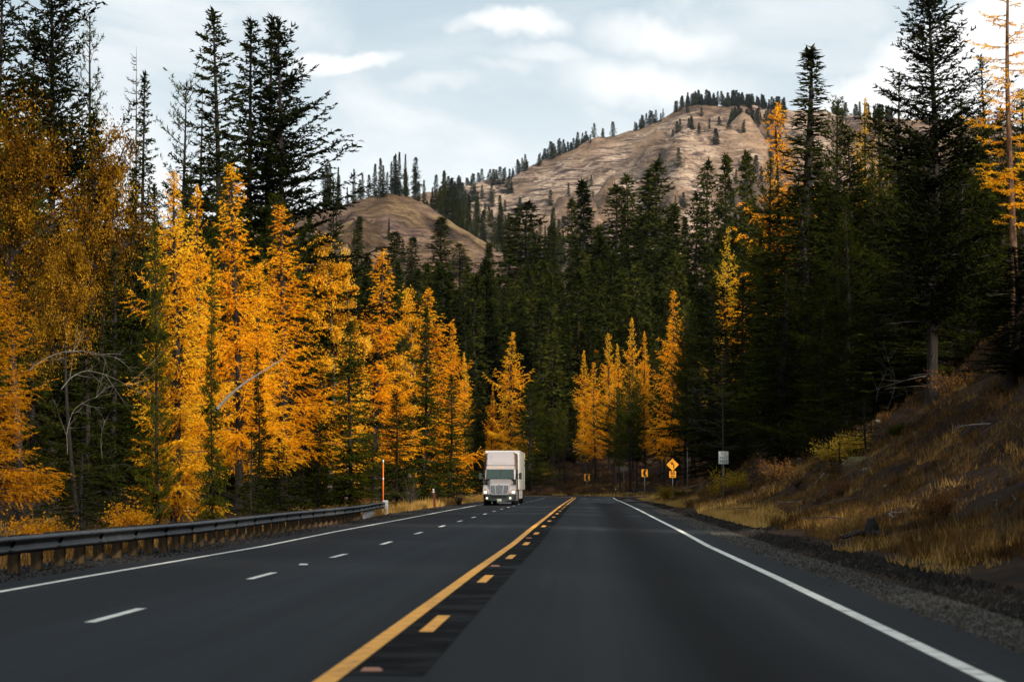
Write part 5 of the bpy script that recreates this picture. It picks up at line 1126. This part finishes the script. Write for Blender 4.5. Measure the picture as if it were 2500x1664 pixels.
ang_log(2, 1508, None, 1608, None, 262, 268, 'pale fallen log lying up the bank behind the nearer chevron sign')
ang_log(0, 2190, None, 2110, None, 112, 104, 'dark fallen log pointing uphill left of the big fir trunk')
ang_log(2, 2230, None, 2160, None, 124, 130, 'long weathered log left of the big fir trunk, higher on the bank')
ang_log(3, 2420, None, 2340, None, 84, 90, 'thin grey stem on the bank near the right edge')
ang_log(1, 2010, None, 1935, None, 118, 112, 'pale thin fallen stem low on the right bank under the young firs')
ang_log(3, 1960, None, 1900, None, 100, 104, 'crooked bleached branch in the brush below the young firs')
ang_log(3, 2180, None, 2250, None, 66, 70, 'bleached branch in the dry grass below the charred stump')
ang_log(1, 1700, None, 1640, None, 232, 240, 'thin fallen stem on the slope behind the curve sign')
ang_log(1, 1330, None, 1380, None, 385, 380, 'fallen stem in the gloom beyond the bend left of the far chevron')
ang_log(1, 528, 1000, 692, 872, 82, 86, 'pale dead stem leaning across the golden larches', 'leaning_stem')
ang_log(3, 165, 1108, 300, 960, 72, 74, 'bleached forked branch in the dark gap behind the near guardrail', 'bare_branch')
ang_log(3, 70, 905, 330, 880, 72, 76, 'long pale curved branch reaching right across the dark gap at left', 'bare_branch')
ang_log(3, 150, 950, 400, 975, 74, 78, 'pale branch below the long curved one in the dark gap at left', 'bare_branch')
ang_log(3, 250, 1120, 270, 1000, 73, 73, 'upright pale twig in the dark gap at left', 'bare_branch')
ang_log(3, 2165, 1000, 2150, 860, 112, 112, 'pale bent sapling left of the big fir trunk', 'bare_branch')
ang_log(3, 2140, 980, 2185, 900, 113, 113, 'second pale bent sapling left of the big fir trunk', 'bare_branch')
ang_log(3, 1700, 1010, 1640, 985, 190, 189, 'topmost bleached bough on the left of the dark fir above the do not pass sign', 'bare_branch')
for i, (yy, ll) in enumerate([(905, 62), (930, 80), (955, 92), (975, 85), (1000, 95), (1030, 90), (1060, 95)]):
    ang_log(3, 1762, yy + 14, 1762 - ll, yy, 190, 188, ['highest', 'second highest', 'third highest', 'middle', 'third lowest', 'second lowest', 'lowest'][i] + ' of the bleached boughs above the do not pass sign', 'bare_branch')
ps = PR['snag'][0]; place('snag', 0, at(1762, 1000, 190).x, 190, 11, 1.6, 'dead_tree', 'pale dead trunk among bleached boughs directly above the do not pass sign')
n = 420; S_ = rng.uniform(34, 215, n); O_ = rng.uniform(9, 34, n); x, y, _ = road_pt(S_, O_); z = ground(x, y) + .06; ok = np.abs(S_ - 222) > 7
dd = nrm(np.stack([rng.normal(0, 1, n), rng.normal(0, 1, n), np.zeros(n)], 1)); l = rng.uniform(.5, 2.4, n)[:, None]
e1 = np.stack([x, y, z], 1); e2 = e1 + dd * l; e2[:, 2] = ground(e2[:, 0], e2[:, 1]) + rng.uniform(.03, .5, n); md_ = (e1 + e2) / 2 + rng.normal(0, .08, (n, 3)) + [0, 0, .08]
tag(obj('dead_twigs', Geo().tubes(np.stack([e1, md_, e2], 1), np.tile([.022, .018, .008], (n, 1)), 4).mesh('dead_twigs', M['deadwood'])), 'litter of dead sticks lying over the brown right bank', 'twigs', kind='stuff')
# charred stump
st_ = empty('charred_stump', base_at(2125, 62, .0)); tag(st_, 'black charred stump and roots in the dry grass on the right bank', 'stump')
g = Geo().loft([[(r * (1 + .25 * math.sin(i * 2.3)) * math.cos(i * .628), r * (1 + .2 * math.cos(i * 1.7)) * math.sin(i * .628), z) for i in range(10)] for r, z in ((.34, -.1), (.22, .12), (.17, .34), (.08, .52))])
obj('trunk', g.mesh('trunk', M['char']), st_)
for i in range(5):
    a = i * 1.25; obj('root', Geo().tubes([[(0, 0, .1), (.4 * math.cos(a), .4 * math.sin(a), .16), (.95 * math.cos(a), .8 * math.sin(a), .02)]], [[.1, .07, .03]], 6).mesh('root', M['char'], smooth=True), st_)
def stone():
    bm = bmesh.new(); bmesh.ops.create_icosphere(bm, subdivisions=2, radius=1)
    for v in bm.verts: v.co *= 1 + .35 * (rng.random() - .5); v.co.z *= .65
    me = bpy.data.meshes.new('stone'); bm.to_mesh(me); bm.free(); me.materials.append(M['rock']); return me
STN = [stone() for _ in range(4)]
for i in range(46):
    s_ = rng.uniform(35, 200); o_ = rng.uniform(8.5, 30); x, y, _ = [float(v) for v in road_pt(s_, o_)]; r = rng.uniform(.06, .2)
    tag(obj('stone', STN[i % 4], None, (x, y, gz(x, y) + r * .3), (0, 0, rng.random() * 6), (r, r * 1.3, r)), 'pale stone lying on the brown right bank', 'stone', 'stones on the right bank')
M['moss'] = noisy('mossy brown boulder', [(0.3, (0.03, 0.022, 0.01)), (0.6, (0.11, 0.085, 0.03))], 3, 5, 0.95, bmp=.6)
BLD = STN[1].copy(); BLD.materials[0] = M['moss']
tag(obj('boulder', BLD, None, base_at(2100, 112), (0, 0, 1), (1.0, .9, .8)), 'mossy boulder beside the young firs on the right bank', 'boulder')

# loose gravel and clods along both shoulders
def gravel(name, label, s0, s1, o0, o1, n, r0, r1, m):
    u_ = rng.random(n); S_ = s0 * (s1 / s0) ** u_; O_ = rng.uniform(o0, o1, n); x, y, zr = road_pt(S_, O_); z = np.maximum(ground(x, y), np.where(O_ > 0, np.where(O_ < 7.05, zr - .03, -99), np.where(O_ > -9.2, zr - .025, -99)))
    r = rng.uniform(r0, r1, n) * (.6 + .9 * rng.random(n) ** 3); c = np.stack([x, y, z], 1)
    tet = np.array([(1, 0, -.3), (-.5, .87, -.3), (-.5, -.87, -.3), (.1, .1, .8)]); a = rng.random(n) * 6.283
    ca, sa = np.cos(a)[:, None], np.sin(a)[:, None]; T_ = np.stack([tet[None, :, 0] * ca - tet[None, :, 1] * sa, tet[None, :, 0] * sa + tet[None, :, 1] * ca, np.broadcast_to(tet[None, :, 2], (n, 4))], -1)
    T_ = T_ * r[:, None, None] * (1 + .35 * rng.normal(size=(n, 4, 1))) + c[:, None]
    k = np.arange(n)[:, None] * 4; f = np.concatenate([k + q for q in ([0, 1, 3], [1, 2, 3], [2, 0, 3])])
    tag(obj(name, Geo().add(T_, f).mesh(name, m)), label, 'gravel', kind='stuff')
gravel('gravel', 'loose gravel on the right shoulder', 17, 170, 5.5, 7.4, 26000, .012, .04, shm)
gravel('dirt_clods', 'dark clods along the berm at the right edge of the shoulder', 18, 190, 6.8, 8.0, 16000, .02, .08, sh2)
gravel('gravel', 'loose dark grit under the guardrail', 30, 180, -9.6, -7.2, 12000, .015, .05, sh2)
# ------------------------------------------------------------------ trees beside the camera that shade the near road
for i in range(80):
    x = rng.uniform(14, 46); y = rng.uniform(-60, 96)
    if x < .225 * max(y, 0) + 7.5: continue
    place(*[('fir', i), ('pine', i)][i % 2], x, y, rng.uniform(18, 27), rng.uniform(2.6, 3.8), 'conifer', 'tall conifer on the bank right beside the viewpoint', group='conifers on the bank beside the viewpoint')

# ------------------------------------------------------------------ thin mountain air
hzm = bpy.data.materials.new('air'); hzm.use_nodes = True; t = hzm.node_tree; t.nodes.clear()
o_ = N(t, 'ShaderNodeOutputMaterial'); pv = N(t, 'ShaderNodeVolumePrincipled'); pv.inputs['Color'].default_value = (.78, .88, 1, 1); pv.inputs['Density'].default_value = HAZE; pv.inputs['Anisotropy'].default_value = 0.2
t.links.new(pv.outputs[0], o_.inputs['Volume'])
if HAZE > 0:
    hz_o = obj('haze', Geo().box(-6300, 6300, -700, 9300, -12, 900).mesh('haze', hzm)); tag(hz_o, 'thin blue mountain air', 'haze', kind='stuff')

def ordinal_labels(group, fmt):
    T_ = sorted([o for o in COL.objects if o.get('group') == group], key=lambda o: o.location.x / max(o.location.y, 1))
    W_ = 'leftmost second third fourth fifth sixth seventh eighth ninth tenth eleventh twelfth thirteenth fourteenth fifteenth sixteenth seventeenth eighteenth nineteenth twentieth'.split()
    for i, o in enumerate(T_):
        n = len(T_) - 1 - i
        o['label'] = fmt % ((W_[i] if i == 0 else W_[i] + ' from left') if i <= n else ('rightmost' if n == 0 else W_[n] + ' from right'))
ordinal_labels('tall conifers of the middle forest', '%s of the tall conifers standing out below the bare mountain')
ordinal_labels('half hidden larches beyond the bend', '%s of the small half hidden larches deep in the forest beyond the bend')
for q in sorted({o.get('group') for o in COL.objects if o.get('group', '').endswith('just outside the bend')}): ordinal_labels(q, '%s of the ' + q.split()[0] + ' with bare lower trunks just outside the bend')
ordinal_labels('shrubs outside the bend', '%s of the low brown shrubs on the slope outside the bend')
